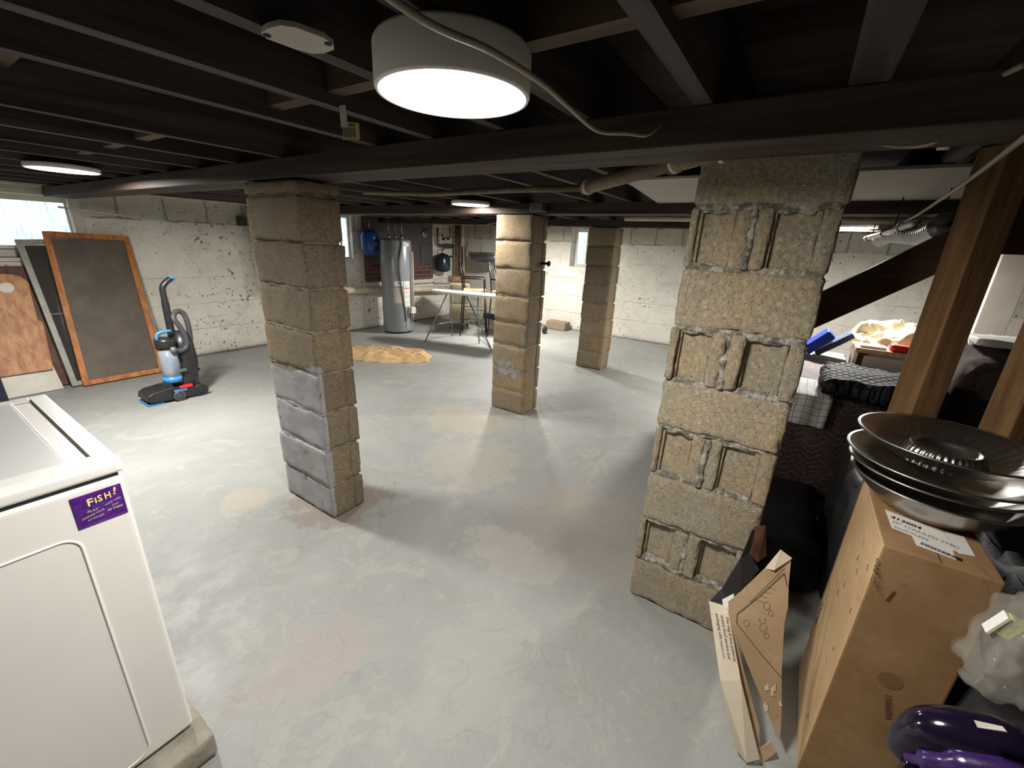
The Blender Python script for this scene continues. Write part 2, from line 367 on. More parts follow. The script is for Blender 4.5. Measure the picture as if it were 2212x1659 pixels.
class MB:
    def __init__(s): s.bm = bmesh.new()
    def quad(s, *pts):
        vs = [s.bm.verts.new(p) for p in pts]; s.bm.faces.new(vs); return vs
    def box(s, lo, hi, rot=None, piv=None):
        lo = Vector(lo); hi = Vector(hi); c = (lo+hi)/2
        vs = []
        for x in (lo.x, hi.x):
            for y in (lo.y, hi.y):
                for z in (lo.z, hi.z):
                    p = Vector((x, y, z))
                    if rot is not None: p = rot @ (p-(piv or c)) + (piv or c)
                    vs.append(s.bm.verts.new(p))
        for f in ((0, 1, 3, 2), (4, 6, 7, 5), (0, 4, 5, 1), (2, 3, 7, 6), (0, 2, 6, 4), (1, 5, 7, 3)):
            s.bm.faces.new([vs[i] for i in f])
        return s
    def frame(s, a, b, upv=(0, 0, 1)):
        d = (Vector(b)-Vector(a)); L = d.length; d.normalize(); u = Vector(upv)
        if abs(d.dot(u)) > .98: u = Vector((1, 0, 0))
        r = d.cross(u).normalized(); u = r.cross(d)
        return d, r, u, L
    def bar(s, a, b, w, h, upv=(0, 0, 1)):
        a = Vector(a); b = Vector(b); d, r, u, L = s.frame(a, b, upv); vs = []
        for p in (a, b):
            for i, j in ((-1, -1), (1, -1), (1, 1), (-1, 1)):
                vs.append(s.bm.verts.new(p+r*(w/2*i)+u*(h/2*j)))
        for f in ((0, 3, 2, 1), (4, 5, 6, 7), (0, 1, 5, 4), (1, 2, 6, 5), (2, 3, 7, 6), (3, 0, 4, 7)):
            s.bm.faces.new([vs[i] for i in f])
        return s
    def tube(s, pts, r, seg=10, caps=True, closed=False, flat=1.0):
        pts = [Vector(p) for p in pts]; n = len(pts); rs = r if isinstance(r, (list, tuple)) else [r]*n
        rings = []; prev = None
        for i, p in enumerate(pts):
            if closed: t = (pts[(i+1) % n]-pts[i-1]).normalized()
            else: t = (pts[min(i+1, n-1)]-pts[max(i-1, 0)]).normalized()
            if prev is None:
                a = Vector((0, 0, 1)) if abs(t.z) < .9 else Vector((1, 0, 0)); nrm = t.cross(a).normalized()
            else: nrm = (prev - t*prev.dot(t)).normalized()
            prev = nrm; bn = t.cross(nrm)
            rings.append([s.bm.verts.new(p+(nrm*math.cos(2*math.pi*k/seg)+bn*math.sin(2*math.pi*k/seg)*flat)*rs[i]) for k in range(seg)])
        for i in range(n if closed else n-1):
            A = rings[i]; B = rings[(i+1) % n]
            for k in range(seg): s.bm.faces.new((A[k], A[(k+1) % seg], B[(k+1) % seg], B[k]))
        if caps and not closed:
            s.bm.faces.new(rings[0][::-1]); s.bm.faces.new(rings[-1])
        return s
    def lathe(s, prof, c=(0, 0, 0), seg=32, rot=None, wob=None):
        """profile of (radius, height) round the z axis of rot, moved to c"""
        c = Vector(c); rings = []
        for r, z in prof:
            if r < 1e-6:
                p = Vector((0, 0, z)); p = rot @ p if rot is not None else p
                rings.append([s.bm.verts.new(p+c)])
            else:
                ring = []
                for k in range(seg):
                    a = 2*math.pi*k/seg; q = r*(wob(a, r) if wob else 1)
                    p = Vector((q*math.cos(a), q*math.sin(a), z)); p = rot @ p if rot is not None else p
                    ring.append(s.bm.verts.new(p+c))
                rings.append(ring)
        for A, B in zip(rings, rings[1:]):
            if len(A) == 1 and len(B) == 1: continue
            for k in range(seg):
                if len(A) == 1: s.bm.faces.new((A[0], B[k], B[(k+1) % seg]))
                elif len(B) == 1: s.bm.faces.new((A[k], A[(k+1) % seg], B[0]))
                else: s.bm.faces.new((A[k], A[(k+1) % seg], B[(k+1) % seg], B[k]))
        return s
    def prism(s, poly, off):
        """closed outline extruded by the vector off"""
        off = Vector(off); A = [s.bm.verts.new(p) for p in poly]; B = [s.bm.verts.new(Vector(p)+off) for p in poly]
        s.bm.faces.new(A); s.bm.faces.new(B[::-1]); n = len(A)
        for k in range(n): s.bm.faces.new((A[k], B[k], B[(k+1) % n], A[(k+1) % n]))
        return s
    def grid(s, fn, nu, nv):
        V = [[s.bm.verts.new(fn(i/nu, j/nv)) for j in range(nv+1)] for i in range(nu+1)]
        for i in range(nu):
            for j in range(nv): s.bm.faces.new((V[i][j], V[i+1][j], V[i+1][j+1], V[i][j+1]))
        return s
    def obj(s, name, mat, parent=None, smooth=False, bevel=0, org=None, solid=0, seg=2, sub=0):
        if bevel:
            bmesh.ops.remove_doubles(s.bm, verts=s.bm.verts, dist=1e-6)
            ed = [e for e in s.bm.edges if len(e.link_faces) == 2 and e.calc_face_angle(0) > .6]
            bmesh.ops.bevel(s.bm, geom=ed, offset=bevel, segments=seg, affect='EDGES', profile=.6)
        bmesh.ops.recalc_face_normals(s.bm, faces=s.bm.faces)
        o0 = Vector(org) if org is not None else None
        if parent is not None:
            q = parent; o0 = Vector((0, 0, 0))
            if parent.name in ORG: o0 = ORG[parent.name]
        if o0 is None:
            xs = [v.co for v in s.bm.verts]
            o0 = Vector(((min(v.x for v in xs)+max(v.x for v in xs))/2, (min(v.y for v in xs)+max(v.y for v in xs))/2, min(v.z for v in xs)))
        if parent is None or o0.length > 0:
            bmesh.ops.translate(s.bm, verts=s.bm.verts, vec=-o0)
        me = bpy.data.meshes.new(name); s.bm.to_mesh(me); s.bm.free()
        ob = bpy.data.objects.new(name, me); COL.objects.link(ob)
        for mt in (mat if isinstance(mat, (list, tuple)) else [mat]): me.materials.append(mt)
        if smooth:
            for p in me.polygons: p.use_smooth = True
        if parent is not None: ob.parent = parent; ORG[ob.name] = o0
        else: ob.location = o0; ORG[ob.name] = o0
        if solid:
            md = ob.modifiers.new('solidify', 'SOLIDIFY'); md.thickness = solid; md.offset = 0
        if sub:
            md = ob.modifiers.new('subsurf', 'SUBSURF'); md.levels = sub; md.render_levels = sub
        return ob

def smooth_path(pts, n=6):
    pts = [Vector(p) for p in pts]; out = []
    for i in range(len(pts)-1):
        p0 = pts[max(i-1, 0)]; p1 = pts[i]; p2 = pts[i+1]; p3 = pts[min(i+2, len(pts)-1)]
        for k in range(n):
            t = k/n
            out.append(.5*((2*p1)+(p2-p0)*t+(2*p0-5*p1+4*p2-p3)*t*t+(3*p1-p0-3*p2+p3)*t**3))
    out.append(pts[-1]); return out

DG = None
def text(body, size, org, xdir, ydir, mat, parent, name='lettering', align='LEFT', lift=.0008, extr=.0002, sx=1.0, shear=0, bold=0):
    """flat lettering with its baseline starting at org, running along xdir with letters standing along ydir"""
    cu = bpy.data.curves.new(name, 'FONT'); cu.body = body; cu.size = size; cu.align_x = align; cu.extrude = extr; cu.shear = shear
    cu.offset = bold; cu.resolution_u = 2
    tmp = bpy.data.objects.new('tmp', cu); COL.objects.link(tmp)
    me = bpy.data.meshes.new_from_object(tmp.evaluated_get(bpy.context.evaluated_depsgraph_get()))
    bpy.data.objects.remove(tmp); bpy.data.curves.remove(cu)
    x = Vector(xdir).normalized(); z = x.cross(Vector(ydir)).normalized(); y = z.cross(x)
    mt = Matrix((x*sx, y, z)).transposed().to_4x4()
    off = ORG.get(parent.name, Vector((0, 0, 0)))
    mt.translation = Vector(org)+z*lift-off
    me.transform(mt); me.name = name; me.materials.clear(); me.materials.append(mat)
    ob = bpy.data.objects.new(name, me); COL.objects.link(ob); ob.parent = parent
    ORG[ob.name] = off
    return ob

# ------------------------------------------------------------------ the room
X0, X1, Y0, Y1, ZC = -2.6, 7.5, -3.2, 6.3, 2.06
def struct(b, name, mat, **k): return tag(b.obj(name, mat, **k), kind='structure')
struct(MB().box((X0-.2, Y0-.2, -.12), (X1+.2, Y1+.2, 0)), 'floor', M['floor'])
def wall_panel(name, axis, pos, thick, a0, a1, z0, z1, holes, mat):
    """wall with openings; holes = (a0, a1, z0, z1)"""
    b = MB(); As = sorted({a0, a1, *[h[0] for h in holes], *[h[1] for h in holes]}); Zs = sorted({z0, z1, *[h[2] for h in holes], *[h[3] for h in holes]})
    for i in range(len(As)-1):
        for j in range(len(Zs)-1):
            ca, cz = (As[i]+As[i+1])/2, (Zs[j]+Zs[j+1])/2
            if any(h[0] < ca < h[1] and h[2] < cz < h[3] for h in holes): continue
            if axis == 'y': b.box((As[i], pos, Zs[j]), (As[i+1], pos+thick, Zs[j+1]))
            else: b.box((pos, As[i], Zs[j]), (pos+thick, As[i+1], Zs[j+1]))
    return struct(b, name, mat)
WIN1 = (-.10, 1.42, 1.22, 1.845); WIN2 = (4.36, 4.66, 1.19, 1.86); WIN3 = (3.22, 3.69, 1.19, 1.86)
wall_panel('wall_left', 'y', Y1, .30, X0, X1, 0, ZC+.1, [WIN1, WIN2], M['wall_l'])
wall_panel('wall_right', 'x', X1, .30, Y0, Y1+.3, 0, ZC+.1, [WIN3], M['wall_r'])
struct(MB().box((X0-.2, Y0-.2, 0), (X0, Y1+.3, ZC+.1)), 'wall_back', M['wall_r'])
struct(MB().box((X0, Y0-.2, 0), (X1+.3, Y0, ZC+.1)), 'wall_near', M['wall_l'])
struct(MB().box((X0-.2, Y0-.2, ZC), (X1+.3, Y1+.3, ZC+.08)), 'ceiling', M['deck'])

# windows
def window(name, axis, pos, a0, a1, z0, z1, inset, fr, mull=()):
    """frame set back in the opening, with a frosted bright pane"""
    f = MB(); p0 = pos+inset; p1 = p0+.05
    def bx(b, A0, A1, Z0, Z1, q0=p0, q1=p1):
        if axis == 'y': b.box((A0, q0, Z0), (A1, q1, Z1))
        else: b.box((q0, A0, Z0), (q1, A1, Z1))
    bx(f, a0, a1, z0, z0+fr); bx(f, a0, a1, z1-fr, z1); bx(f, a0, a0+fr, z0+fr, z1-fr); bx(f, a1-fr, a1, z0+fr, z1-fr)
    for q in mull: bx(f, q-.015, q+.015, z0+fr, z1-fr)
    w = tag(f.obj(name, M['white_paint'], bevel=.004), kind='structure')
    g = MB(); bx(g, a0+fr, a1-fr, z0+fr, z1-fr, p0+.02, p0+.03); g.obj('pane', M['pane'], w)
    return w
w1 = window('window_1', 'y', Y1, -.10, 1.42, 1.22, 1.845, .10, .10)
b = MB(); b.box((-.10, Y1-.03, 1.185), (1.45, Y1+.12, 1.22)); b.box((-.1, Y1+.04, 1.30), (1.34, Y1+.10, 1.33)); b.obj('window_sill', M['white_paint'], w1, bevel=.004)
b = MB(); b.box((1.335, Y1+.0, 1.22), (1.42, Y1+.10, 1.845)); b.box((-.1, Y1+.0, 1.80), (1.335, Y1+.10, 1.845)); b.obj('window_casing', M['white_paint'], w1, bevel=.006)
w2 = window('window_2', 'y', Y1, 4.36, 4.66, 1.19, 1.86, .07, .03, (4.5,))
w3 = window('window_3', 'x', X1, 3.22, 3.69, 1.19, 1.86, .17, .05, (3.44,))
o = struct(MB().box((X0, Y1-.045, 1.875), (X1-.02, Y1-.002, 1.915)), 'trim_1', M['white_pipe'], bevel=.004)

# ceiling timbers --------------------------------------------------
ZJ, ZG = 1.873, 1.79
random.seed(3)
jy = [-2.9, -2.5, -2.1, -1.7, -1.3, -.95, -.62, -.335, -.03, .27, .57, .845, 1.135, 1.42, 2.06, 2.48, 2.90, 3.32, 3.74, 4.16, 4.58, 5.0, 5.42, 5.84]
GX = [(1.17, 1.385), (3.19, 3.40), (5.16, 5.36)]
first = None
for i, y in enumerate(jy):
    w = .065 if i == 8 else .04
    if first is None:
        first = MB().box((X0+.01, -.02, 0), (X1-.01, .02, ZC-ZJ)).obj('ceiling_joist', M['joist'], org=(0, 0, 0)); o = first
    else:
        o = first.copy(); COL.objects.link(o)
    o.location = (0, y, ZJ); o.scale = (1, w/.04, 1)
    tag(o, 'dark wooden floor joist overhead running between the beams', 'joist', 'ceiling joists')
for i, (a, b_) in enumerate(GX):
    bb = MB().box((a, Y0+.01, ZG), (b_, Y1-.01, ZJ-.001))
    tag(bb.obj('ceiling_beam', M['girder'], bevel=.004), ['dark timber beam across the ceiling nearest the viewer, over the front pillar', 'dark timber beam across the ceiling over the middle pillar', 'dark timber beam across the ceiling over the far pillar'][i], 'beam')
# a row of flat bridging boards let in between the joists
def bridging(x, w, z, th, mat, label, group, rows):
    for k in rows:
        y0, y1 = jy[k]+.021, jy[k+1]-.021
        tag(MB().box((x-w/2, y0, z), (x+w/2, y1, z+th)).obj('bridging_board', mat), label, 'board', group)
bridging(.80, .045, 1.90, .14, M['block_wood'], 'short wooden bridging block in the row past the large lamp', 'bridging blocks in the row past the lamp', [7, 8, 9, 10, 11, 12, 14, 15, 16, 17])
bridging(.33, .10, 1.97, .02, M['block_wood'], 'short tan board fixed across between two joists at top left', 'tan cross boards at top left', [12, 13, 14, 15])
bridging(4.3, .04, 1.90, .14, M['joist'], 'short wooden bridging block in the far row between joists', 'bridging blocks in the far row', range(6, 23))

# ------------------------------------------------------------------ lamps
def lamp(x, y, label, e, z=1.80, h=.072, k=1.0):
    t = thing('ceiling_light', label, 'lamp', (x, y, z), 0, 'round LED ceiling lights')
    MB().lathe([(0, h), (.137*k, h), (.140*k, h-.006), (.140*k, .004), (.138*k, 0), (.1305*k, 0), (.1295*k, .010), (.1285*k, .010)], (x, y, z), 64).obj('housing', M['lamp_white'], t, smooth=True)
    MB().lathe([(.1285*k, .008), (0, .008)], (x, y, z), 64).obj('diffuser', m_emit('led_diffuser', LAMP_COL, e), t)
    return t
for e, (x, y, l) in zip(LAMP_E, ((.684, .600, 'large bright round ceiling light with white rim, nearest the viewer'),
                (.81, 3.74, 'bright round ceiling light near the left window'),
                (3.02, 2.46, 'small bright round ceiling light just left of the middle pillar'),
                (5.0, -.305, 'bright round ceiling light seen just right of the nearest pillar'),
                (5.9, 3.85, 'bright round ceiling light hidden behind the middle pillar'))):
    o = lamp(x, y, l, e) if x < .75 else lamp(x, y, l, e, 1.81 if 4 < x < 5.5 else 1.844, .028, 1.17)

# ------------------------------------------------------------------ cinder block pillars
def rblock(b, lo, hi, rnd=.010, cell=.022, amp=.0025, seed=0, tone=.5, mort=0, paint=None, crumble=1.0):
    bm = b.bm; lt = b.lt; lm = b.lm; lp = b.lp
    lo = Vector(lo); hi = Vector(hi); sv = Vector((seed*3.17, seed*1.93, seed*2.71))
    ax = []
    for i in range(3):
        L = hi[i]-lo[i]; r = min(rnd, L*.3)
        k = max(1, int(round((L-2*r)/cell)))
        ax.append([0, r*.35, r]+[r+(L-2*r)*j/k for j in range(1, k)]+[L-r, L-r*.35, L])
    cache = {}
    def vert(i, j, k):
        key = (i, j, k)
        if key in cache: return cache[key]
        p = Vector((lo.x+ax[0][i], lo.y+ax[1][j], lo.z+ax[2][k]))
        r = rnd
        q = Vector([min(max(p[a], lo[a]+min(r, (hi[a]-lo[a])*.3)), hi[a]-min(r, (hi[a]-lo[a])*.3)) for a in range(3)])
        d = p-q
        nd = sum(1 for a in range(3) if abs(d[a]) > 1e-6)
        if d.length > 1e-6:
            rr = r*(1.0 if nd == 1 else 1.0-.0)
            dn = d.normalized()
            e = noise.noise(p*38+sv)
            if nd > 1: e2 = max(0, noise.noise(p*23+sv*2)+.10)*.9*crumble
            else: e2 = 0
            pos = q+dn*(min(d.length, rr) if nd == 1 else rr*(1-.9*e2)) + dn*(e*amp + noise.noise(p*9+sv)*amp*1.2)
        else: pos = p
        v = bm.verts.new(pos); v[lt] = tone+noise.noise(p*3+sv)*.25; v[lm] = mort
        v[lp] = paint(pos, d) if paint else 0.0
        cache[key] = v; return v
    n = [len(a) for a in ax]
    for k in (0, n[2]-1):
        for i in range(n[0]-1):
            for j in range(n[1]-1): bm.faces.new((vert(i, j, k), vert(i+1, j, k), vert(i+1, j+1, k), vert(i, j+1, k)))
    for j in (0, n[1]-1):
        for i in range(n[0]-1):
            for k in range(n[2]-1): bm.faces.new((vert(i, j, k), vert(i+1, j, k), vert(i+1, j, k+1), vert(i, j, k+1)))
    for i in (0, n[0]-1):
        for j in range(n[1]-1):
            for k in range(n[2]-1): bm.faces.new((vert(i, j, k), vert(i, j+1, k), vert(i, j+1, k+1), vert(i, j, k+1)))
def block_mb():
    b = MB(); L = b.bm.verts.layers.float; b.lt = L.new('tone'); b.lm = L.new('mort'); b.lp = L.new('paint'); return b

def pier(name, label, x0, x1, y0, y1, top, levels, seed, paint=None, cell=.022, endface=True, jog=.005):
    t = thing(name, label, 'pillar', ((x0+x1)/2, (y0+y1)/2, 0))
    b = block_mb(); random.seed(seed)
    for i in range(len(levels)-1):
        z0, z1 = levels[i]+.006, levels[i+1]-.006
        dx, dy = random.uniform(-jog, jog), random.uniform(-jog, jog)
        tn = random.uniform(.2, .8)
        L = (y1-y0)
        rblock(b, (x0+dx, y0+dy, z0), (x1+dx, y1+dy, z1), .010, cell, .003, seed*20+i, tn, 0, paint, 1.1)
        if endface:   # shallow raised band of the block's flanged end on the side that faces the room
            rblock(b, (x1-.055+dx, y0-.008+dy, z0+.004), (x1+.003+dx, y0+.02+dy, z1-.004), .006, cell*1.3, .003, seed*31+i, tn-.1, 0, None, 1.2)
    b.obj('blocks', M['block'], t, smooth=True)
    c = block_mb()
    for i in range(1, len(levels)-1):
        z = levels[i]; k = random.uniform(.004, .010)
        rblock(c, (x0+k, y0+k, z-.013), (x1-k, y1-k, z+.013), .006, cell, .005, seed*11+i, .5, .45, paint, 1.4)
    c.obj('mortar', M['block'], t, smooth=True)
    return t

def paint_front(p, d):
    # grey paint brushed on the face towards the washer up to knee height and lapping round the corner
    e = .80+.10*noise.noise(Vector((p.y*3, p.z*3, 1.7)))+(2.4-p.y)*.05
    f = 1.0 if p.z < e+.05 else 0.0
    if p.x < 1.17+.018: return f
    if p.y < 1.95 and p.x < 1.17+.030: return f*(.7 if p.z < .9 else .0)
    if p.y > 2.38: return f
    return 0.0
LV = [0, .212, .430, .648, .866, 1.082, 1.298, 1.512, 1.722, 1.788]
pier('block_pillar', 'left cinder block pillar with grey paint brushed on its lower front', 1.17, 1.375, 1.935, 2.41, 1.788, LV, 2, paint_front, .02)
def paint_p2(p, d):
    return max(0, .55-abs(p.z-.42)*1.6)+.12*noise.noise(p*6) if p.x < 3.2 and p.y > 1.98 else 0
LV2 = [0, .215, .43, .65, .871, 1.105, 1.34, 1.575, 1.788]
pier('block_pillar', 'middle cinder block pillar beyond the left one, beside the ironing board', 3.18, 3.42, 1.925, 2.30, 1.788, LV2, 5, paint_p2, .03)
pier('block_pillar', 'farthest cinder block pillar in front of the small window', 5.15, 5.38, 1.95, 2.31, 1.788, LV2, 8, None, .04)

# nearest pillar: solid courses alternate with courses laid end-on, showing flanges and recesses
px0, px1, py0, py1 = 1.665, 2.075, -.068, .366
t4 = thing('block_pillar', 'nearest cinder block pillar at right with recessed block ends and white mortar', 'pillar', ((px0+px1)/2, (py0+py1)/2, 0))
LV4 = [0, .216, .430, .648, .868, 1.066, 1.280, 1.495, 1.700, 1.872]
b = block_mb(); mo = block_mb(); random.seed(9)
tones = [.35, .45, .35, .5, .85, .6, .65, .6, .55]
for i in range(9):
    z0, z1 = LV4[i]+.004, LV4[i+1]-.004; tn = tones[i]
    dx = random.uniform(-.006, .006); dy = random.uniform(-.006, .006)
    if i % 2 == 0:
        rblock(b, (px0+dx, py0+dy, z0), (px1, py1+dy, z1), .013, .017, .004, 100+i, tn, 0, None, 1.3)
    else:
        q = .036
        rblock(b, (px0+q, py0+.006, z0), (px1, py1-.006, z1), .006, .022, .002, 100+i, tn+.15)
        W4 = py1-py0; f = lambda s: py1-W4*s     # s runs from the left edge (0) to the right edge (1)
        for k, (s0, s1, d0, tt) in enumerate(((0.0, .06, -.004, -.1), (.33, .445, .004, .0), (.475, .585, -.002, -.05), (.885, 1.0, .0, -.15))):
            rblock(b, (px0+d0+dx, f(s1), z0), (px0+q+.02, f(s0), z1), .009, .013, .003, 140+i*7+k, tn+tt, 0, None, 1.3)
        # splayed sides of the recesses
        for s0, s1, flip in ((.06, .085, 1), (.30, .33, 0), (.585, .605, 1), (.84, .885, 0)):
            rblock(b, (px0+q*.55, f(s1), z0+.004), (px0+q+.02, f(s0), z1-.004), .004, .02, .0015, 200+i*5+flip, tn)
        # the squeezed-out mortar joint between the two ends
        pts = []; z = z0
        while z <= z1+.001:
            pts.append(Vector((px0+.006+.004*noise.noise(Vector((z*30, i, 0))), f(.46)+.007*noise.noise(Vector((z*16, i*2, 3))), z))); z += .010
        rad = [max(.005, .0110+.010*noise.noise(Vector((p.z*34, i*3.3, 7)))) for p in pts]
        n0 = len(mo.bm.verts); mo.tube(pts, rad, 8); mo.bm.verts.ensure_lookup_table()
        for v in mo.bm.verts[n0:]: v[mo.lm] = 1.0; v[mo.lt] = .5
    if i:
        k = .004 if i in (1, 2, 8) else .010
        rblock(mo, (px0+k, py0+.012, LV4[i]-.013), (px1-.02, py1-.010, LV4[i]+.013), .006, .016, .007, 300+i, .5, .8, None, 1.5)
        # lumps of mortar hanging under the solid course
        if i % 2 == 0:
            n0 = len(mo.bm.verts); pts = []; yy = f(.09)
            while yy > f(.85):
                pts.append(Vector((px0+.022+.008*noise.noise(Vector((yy*18, i, 5))), yy, LV4[i]-.014+.006*noise.noise(Vector((yy*22, i, 1)))))); yy -= .009
            rad = [max(.003, .008+.013*noise.noise(Vector((p.y*28, i*2, 9)))) for p in pts]
            mo.tube(pts, rad, 7); mo.bm.verts.ensure_lookup_table()
            for v in mo.bm.verts[n0:]: v[mo.lm] = 1.0; v[mo.lt] = .5
b.obj('blocks', M['block_near'], t4, smooth=True)
mo.obj('mortar', M['block_near'], t4, smooth=True)


# ------------------------------------------------------------------ washing machine
wy, wx, wz = 1.266, .243, 1.026
wm = thing('washing_machine', 'white top loading washing machine at lower left with a purple sticker', 'washing machine', (-.10, 1.61, .10))
MB().box((-.44, wy+.004, .10), (wx-.004, 1.95, .976)).obj('body', M['washer'], wm, bevel=.014, seg=4)
def rounded_loop(x0, x1, z0, z1, r, y, n=6):
    pts = []
    for cx, cz, a0 in ((x1-r, z1-r, 0), (x0+r, z1-r, 90), (x0+r, z0+r, 180), (x1-r, z0+r, 270)):
        for k in range(n+1):
            a = R(a0+90*k/n); pts.append((cx+r*math.cos(a), y, cz+r*math.sin(a)))
    return pts
MB().tube(rounded_loop(-.33, .135, .118, .862, .02 if 0 else .035, wy+.0045), .0034, 8, closed=True).obj('pressed_panel_edge', M['washer'], wm, smooth=True)
b = MB().box((-.44, wy, .986), (wx, 1.955, wz-.008)); b.obj('top_cover', M['washer'], wm, bevel=.012, seg=4)
b = MB(); zt = wz
b.box((.200, wy+.012, zt-.02), (wx-.006, 1.945, zt)); b.box((-.43, wy+.012, zt-.02), (.200, wy+.055, zt)); b.box((-.43, 1.915, zt-.02), (.200, 1.945, zt))
b.obj('top_rim', M['washer'], wm, bevel=.004)
b = MB().box((-.43, wy+.058, zt-.018), (.158, 1.912, zt-.001)); lid = b.obj('lid', M['washer_lid'], wm, bevel=.003)
b = MB().tube([(.158, wy+.06, zt-.003), (.158, 1.91, zt-.003)], .003, 8); b.obj('lid_edge', M['washer'], lid, smooth=True)
b = MB(); b.lathe([(0, -.004), (.055, -.003), (.062, .0005), (.058, .0015), (0, -.001)], (.178, 1.60, zt-.0125), 24, rot=Matrix.Diagonal((.22, .8, 1))); b.obj('finger_recess', M['grey_tray'], wm, smooth=True)
MB().box((-.43, wy+.012, .975), (wx-.012, 1.945, .987)).obj('seam', M['dark_grey'], wm)
st = MB().box((.139, wy+.0015, .8765), (.2275, wy+.0042, .9575)).obj('sticker', M['sticker'], wm); st['label'] = 'purple printed sticker'
X_, Z_ = (1, 0, 0), (0, 0, 1); sy = wy+.0016
def stx(bd, size, u, v, mt, nm, rot=0, **k):
    x = Vector((math.cos(rot), 0, math.sin(rot))); z = Vector((-math.sin(rot), 0, math.cos(rot)))
    return text(bd, size, (.139+.0885*u, sy, .8765+.081*v), x, z, mt, st, nm, lift=.0004, **k)
stx('F', .026, .27, .62, M['fish_yellow'], 'sticker_title', bold=.0005); stx('i', .021, .425, .65, M['fish_yellow'], 'sticker_title', bold=.0005)
stx('S', .023, .49, .66, M['fish_yellow'], 'sticker_title', bold=.0005, sx=.8); stx('H', .023, .625, .67, M['fish_yellow'], 'sticker_title', bold=.0005, sx=.75)
stx('!', .026, .79, .74, M['fish_yellow'], 'sticker_title', rot=-.2, bold=.0006)
stx('PHILOSOPHY', .0058, .36, .545, M['fish_blue'], 'sticker_lettering', bold=.0002)
stx('PLAY', .0085, .23, .42, M['fish_grey'], 'sticker_lettering', shear=.2, bold=.0003)
stx('CHOOSE YOUR', .0060, .10, .25, M['fish_grey'], 'sticker_lettering', rot=.2, bold=.0002)
stx('ATTITUDE', .0062, .20, .16, M['fish_grey'], 'sticker_lettering', rot=.1, bold=.0002)
stx('MAKE THEIR', .0056, .60, .46, M['fish_grey'], 'sticker_lettering', rot=.25, bold=.0002)
stx('DAY', .0066, .72, .38, M['fish_grey'], 'sticker_lettering', bold=.0002)
stx('BE THERE', .0066, .61, .27, M['fish_grey'], 'sticker_lettering', shear=.2, bold=.0003)
b = MB(); random.seed(4)
for u, v in ((.12, .72), (.86, .86), (.85, .68), (.22, .50), (.50, .47), (.90, .46), (.58, .22), (.20, .30)):
    cx_, cz_ = .139+.0885*u, .8765+.081*v; a = random.uniform(-.5, .5); pts = []
    for k in range(14):
        q = 2*math.pi*k/14; ex, ez = .0055*math.cos(q), .0026*math.sin(q)*(1.0+.3*math.cos(q))
        pts.append((cx_+ex*math.cos(a)-ez*math.sin(a), sy-.0003, cz_+ex*math.sin(a)+ez*math.cos(a)))
    b.tube(pts, .00035, 5, closed=True)
    t0 = Vector((cx_-.0055*math.cos(a), sy-.0003, cz_-.0055*math.sin(a)))
    b.tube([t0, t0+Vector((-.003, 0, .002))], .00035, 5); b.tube([t0, t0+Vector((-.003, 0, -.002))], .00035, 5)
b.obj('fish_outlines', M['fish_pink'], st)
b = MB()
for k, (u0, u1) in enumerate(((.18, .95), (.22, .92))): b.box((.139+.0885*u0, sy-.0004, .8785+.0025*k), (.139+.0885*u1, sy, .8793+.0025*k))
b.obj('fine_print', M['fish_pink'], st)
MB().box((-.40, 1.30, .095), (.20, 1.92, .10)).obj('base_pan', M['dark_grey'], wm)
b = block_mb(); rblock(b, (-.46, 1.20, 0), (.262, 1.42, .088), .008, .02, .004, 500, .8, 0, None, 1.2)
tag(b.obj('concrete_curb', M['concrete'], smooth=True), 'rough concrete block on the floor under the washing machine', 'block')
b = block_mb(); rblock(b, (-.46, 1.72, 0), (.22, 1.93, .088), .008, .03, .004, 501, .8, 0, None, 1.2)
tag(b.obj('concrete_curb', M['concrete'], smooth=True), 'rough concrete block under the far side of the washing machine', 'block')

# ------------------------------------------------------------------ things leaning on the left wall
def panel_frame(b, P0, P1, P2, P3, w, th):
    """four rails between corners bottom-left, bottom-right, top-right, top-left"""
    P = [Vector(p) for p in (P0, P1, P2, P3)]; nrm = (P[1]-P[0]).cross(P[3]-P[0]).normalized()
    ex = (P[1]-P[0]).normalized(); ez = (P[3]-P[0]).normalized()
    def rail(a, c, inn):
        q = [a, c, c+inn, a+inn]; b.prism([v-nrm*th/2 for v in q], nrm*th)
    rail(P[0], P[3], ex*w); rail(P[1], P[2], -ex*w)
    rail(P[0]+ex*w, P[1]-ex*w, ez*w); rail(P[3]+ex*w, P[2]-ex*w, -ez*w)
    return nrm, ex, ez
def sheet(P0, P1, P2, P3, nrm, th):
    return MB().prism([Vector(p)-nrm*th/2 for p in (P0, P1, P2, P3)], nrm*th)
# orange framed screen door panel, in front
A0, A1 = Vector((.968, 5.74, .012)), Vector((1.650, 5.76, .012)); B0, B1 = Vector((1.070, 6.19, 1.468)), Vector((1.722, 6.21, 1.446))
t = thing('screen_panel', 'orange wood framed insect screen leaning against the left wall, in front', 'screen', (1.31, 5.75, 0))
b = MB(); nrm, ex, ez = panel_frame(b, A0, A1, B1, B0, .048, .022); b.obj('frame', M['orange_wood'], t, bevel=.002)
def on(P, Q, s): return P+(Q-P)*s
i0, i1, i2, i3 = A0+ex*.048+ez*.048, A1-ex*.048+ez*.048, B1-ex*.048-ez*.048, B0+ex*.048-ez*.048
sheet(i0, i1, i2, i3, nrm, .002).obj('insect_mesh', M['screen'], t)
b = MB()
for s in (.30, .385): b.bar(on(i0, i3, s)-nrm*.004, on(i1, i2, s)-nrm*.004, .006, .010)
b.obj('mid_rail', M['brown_wood'], t)
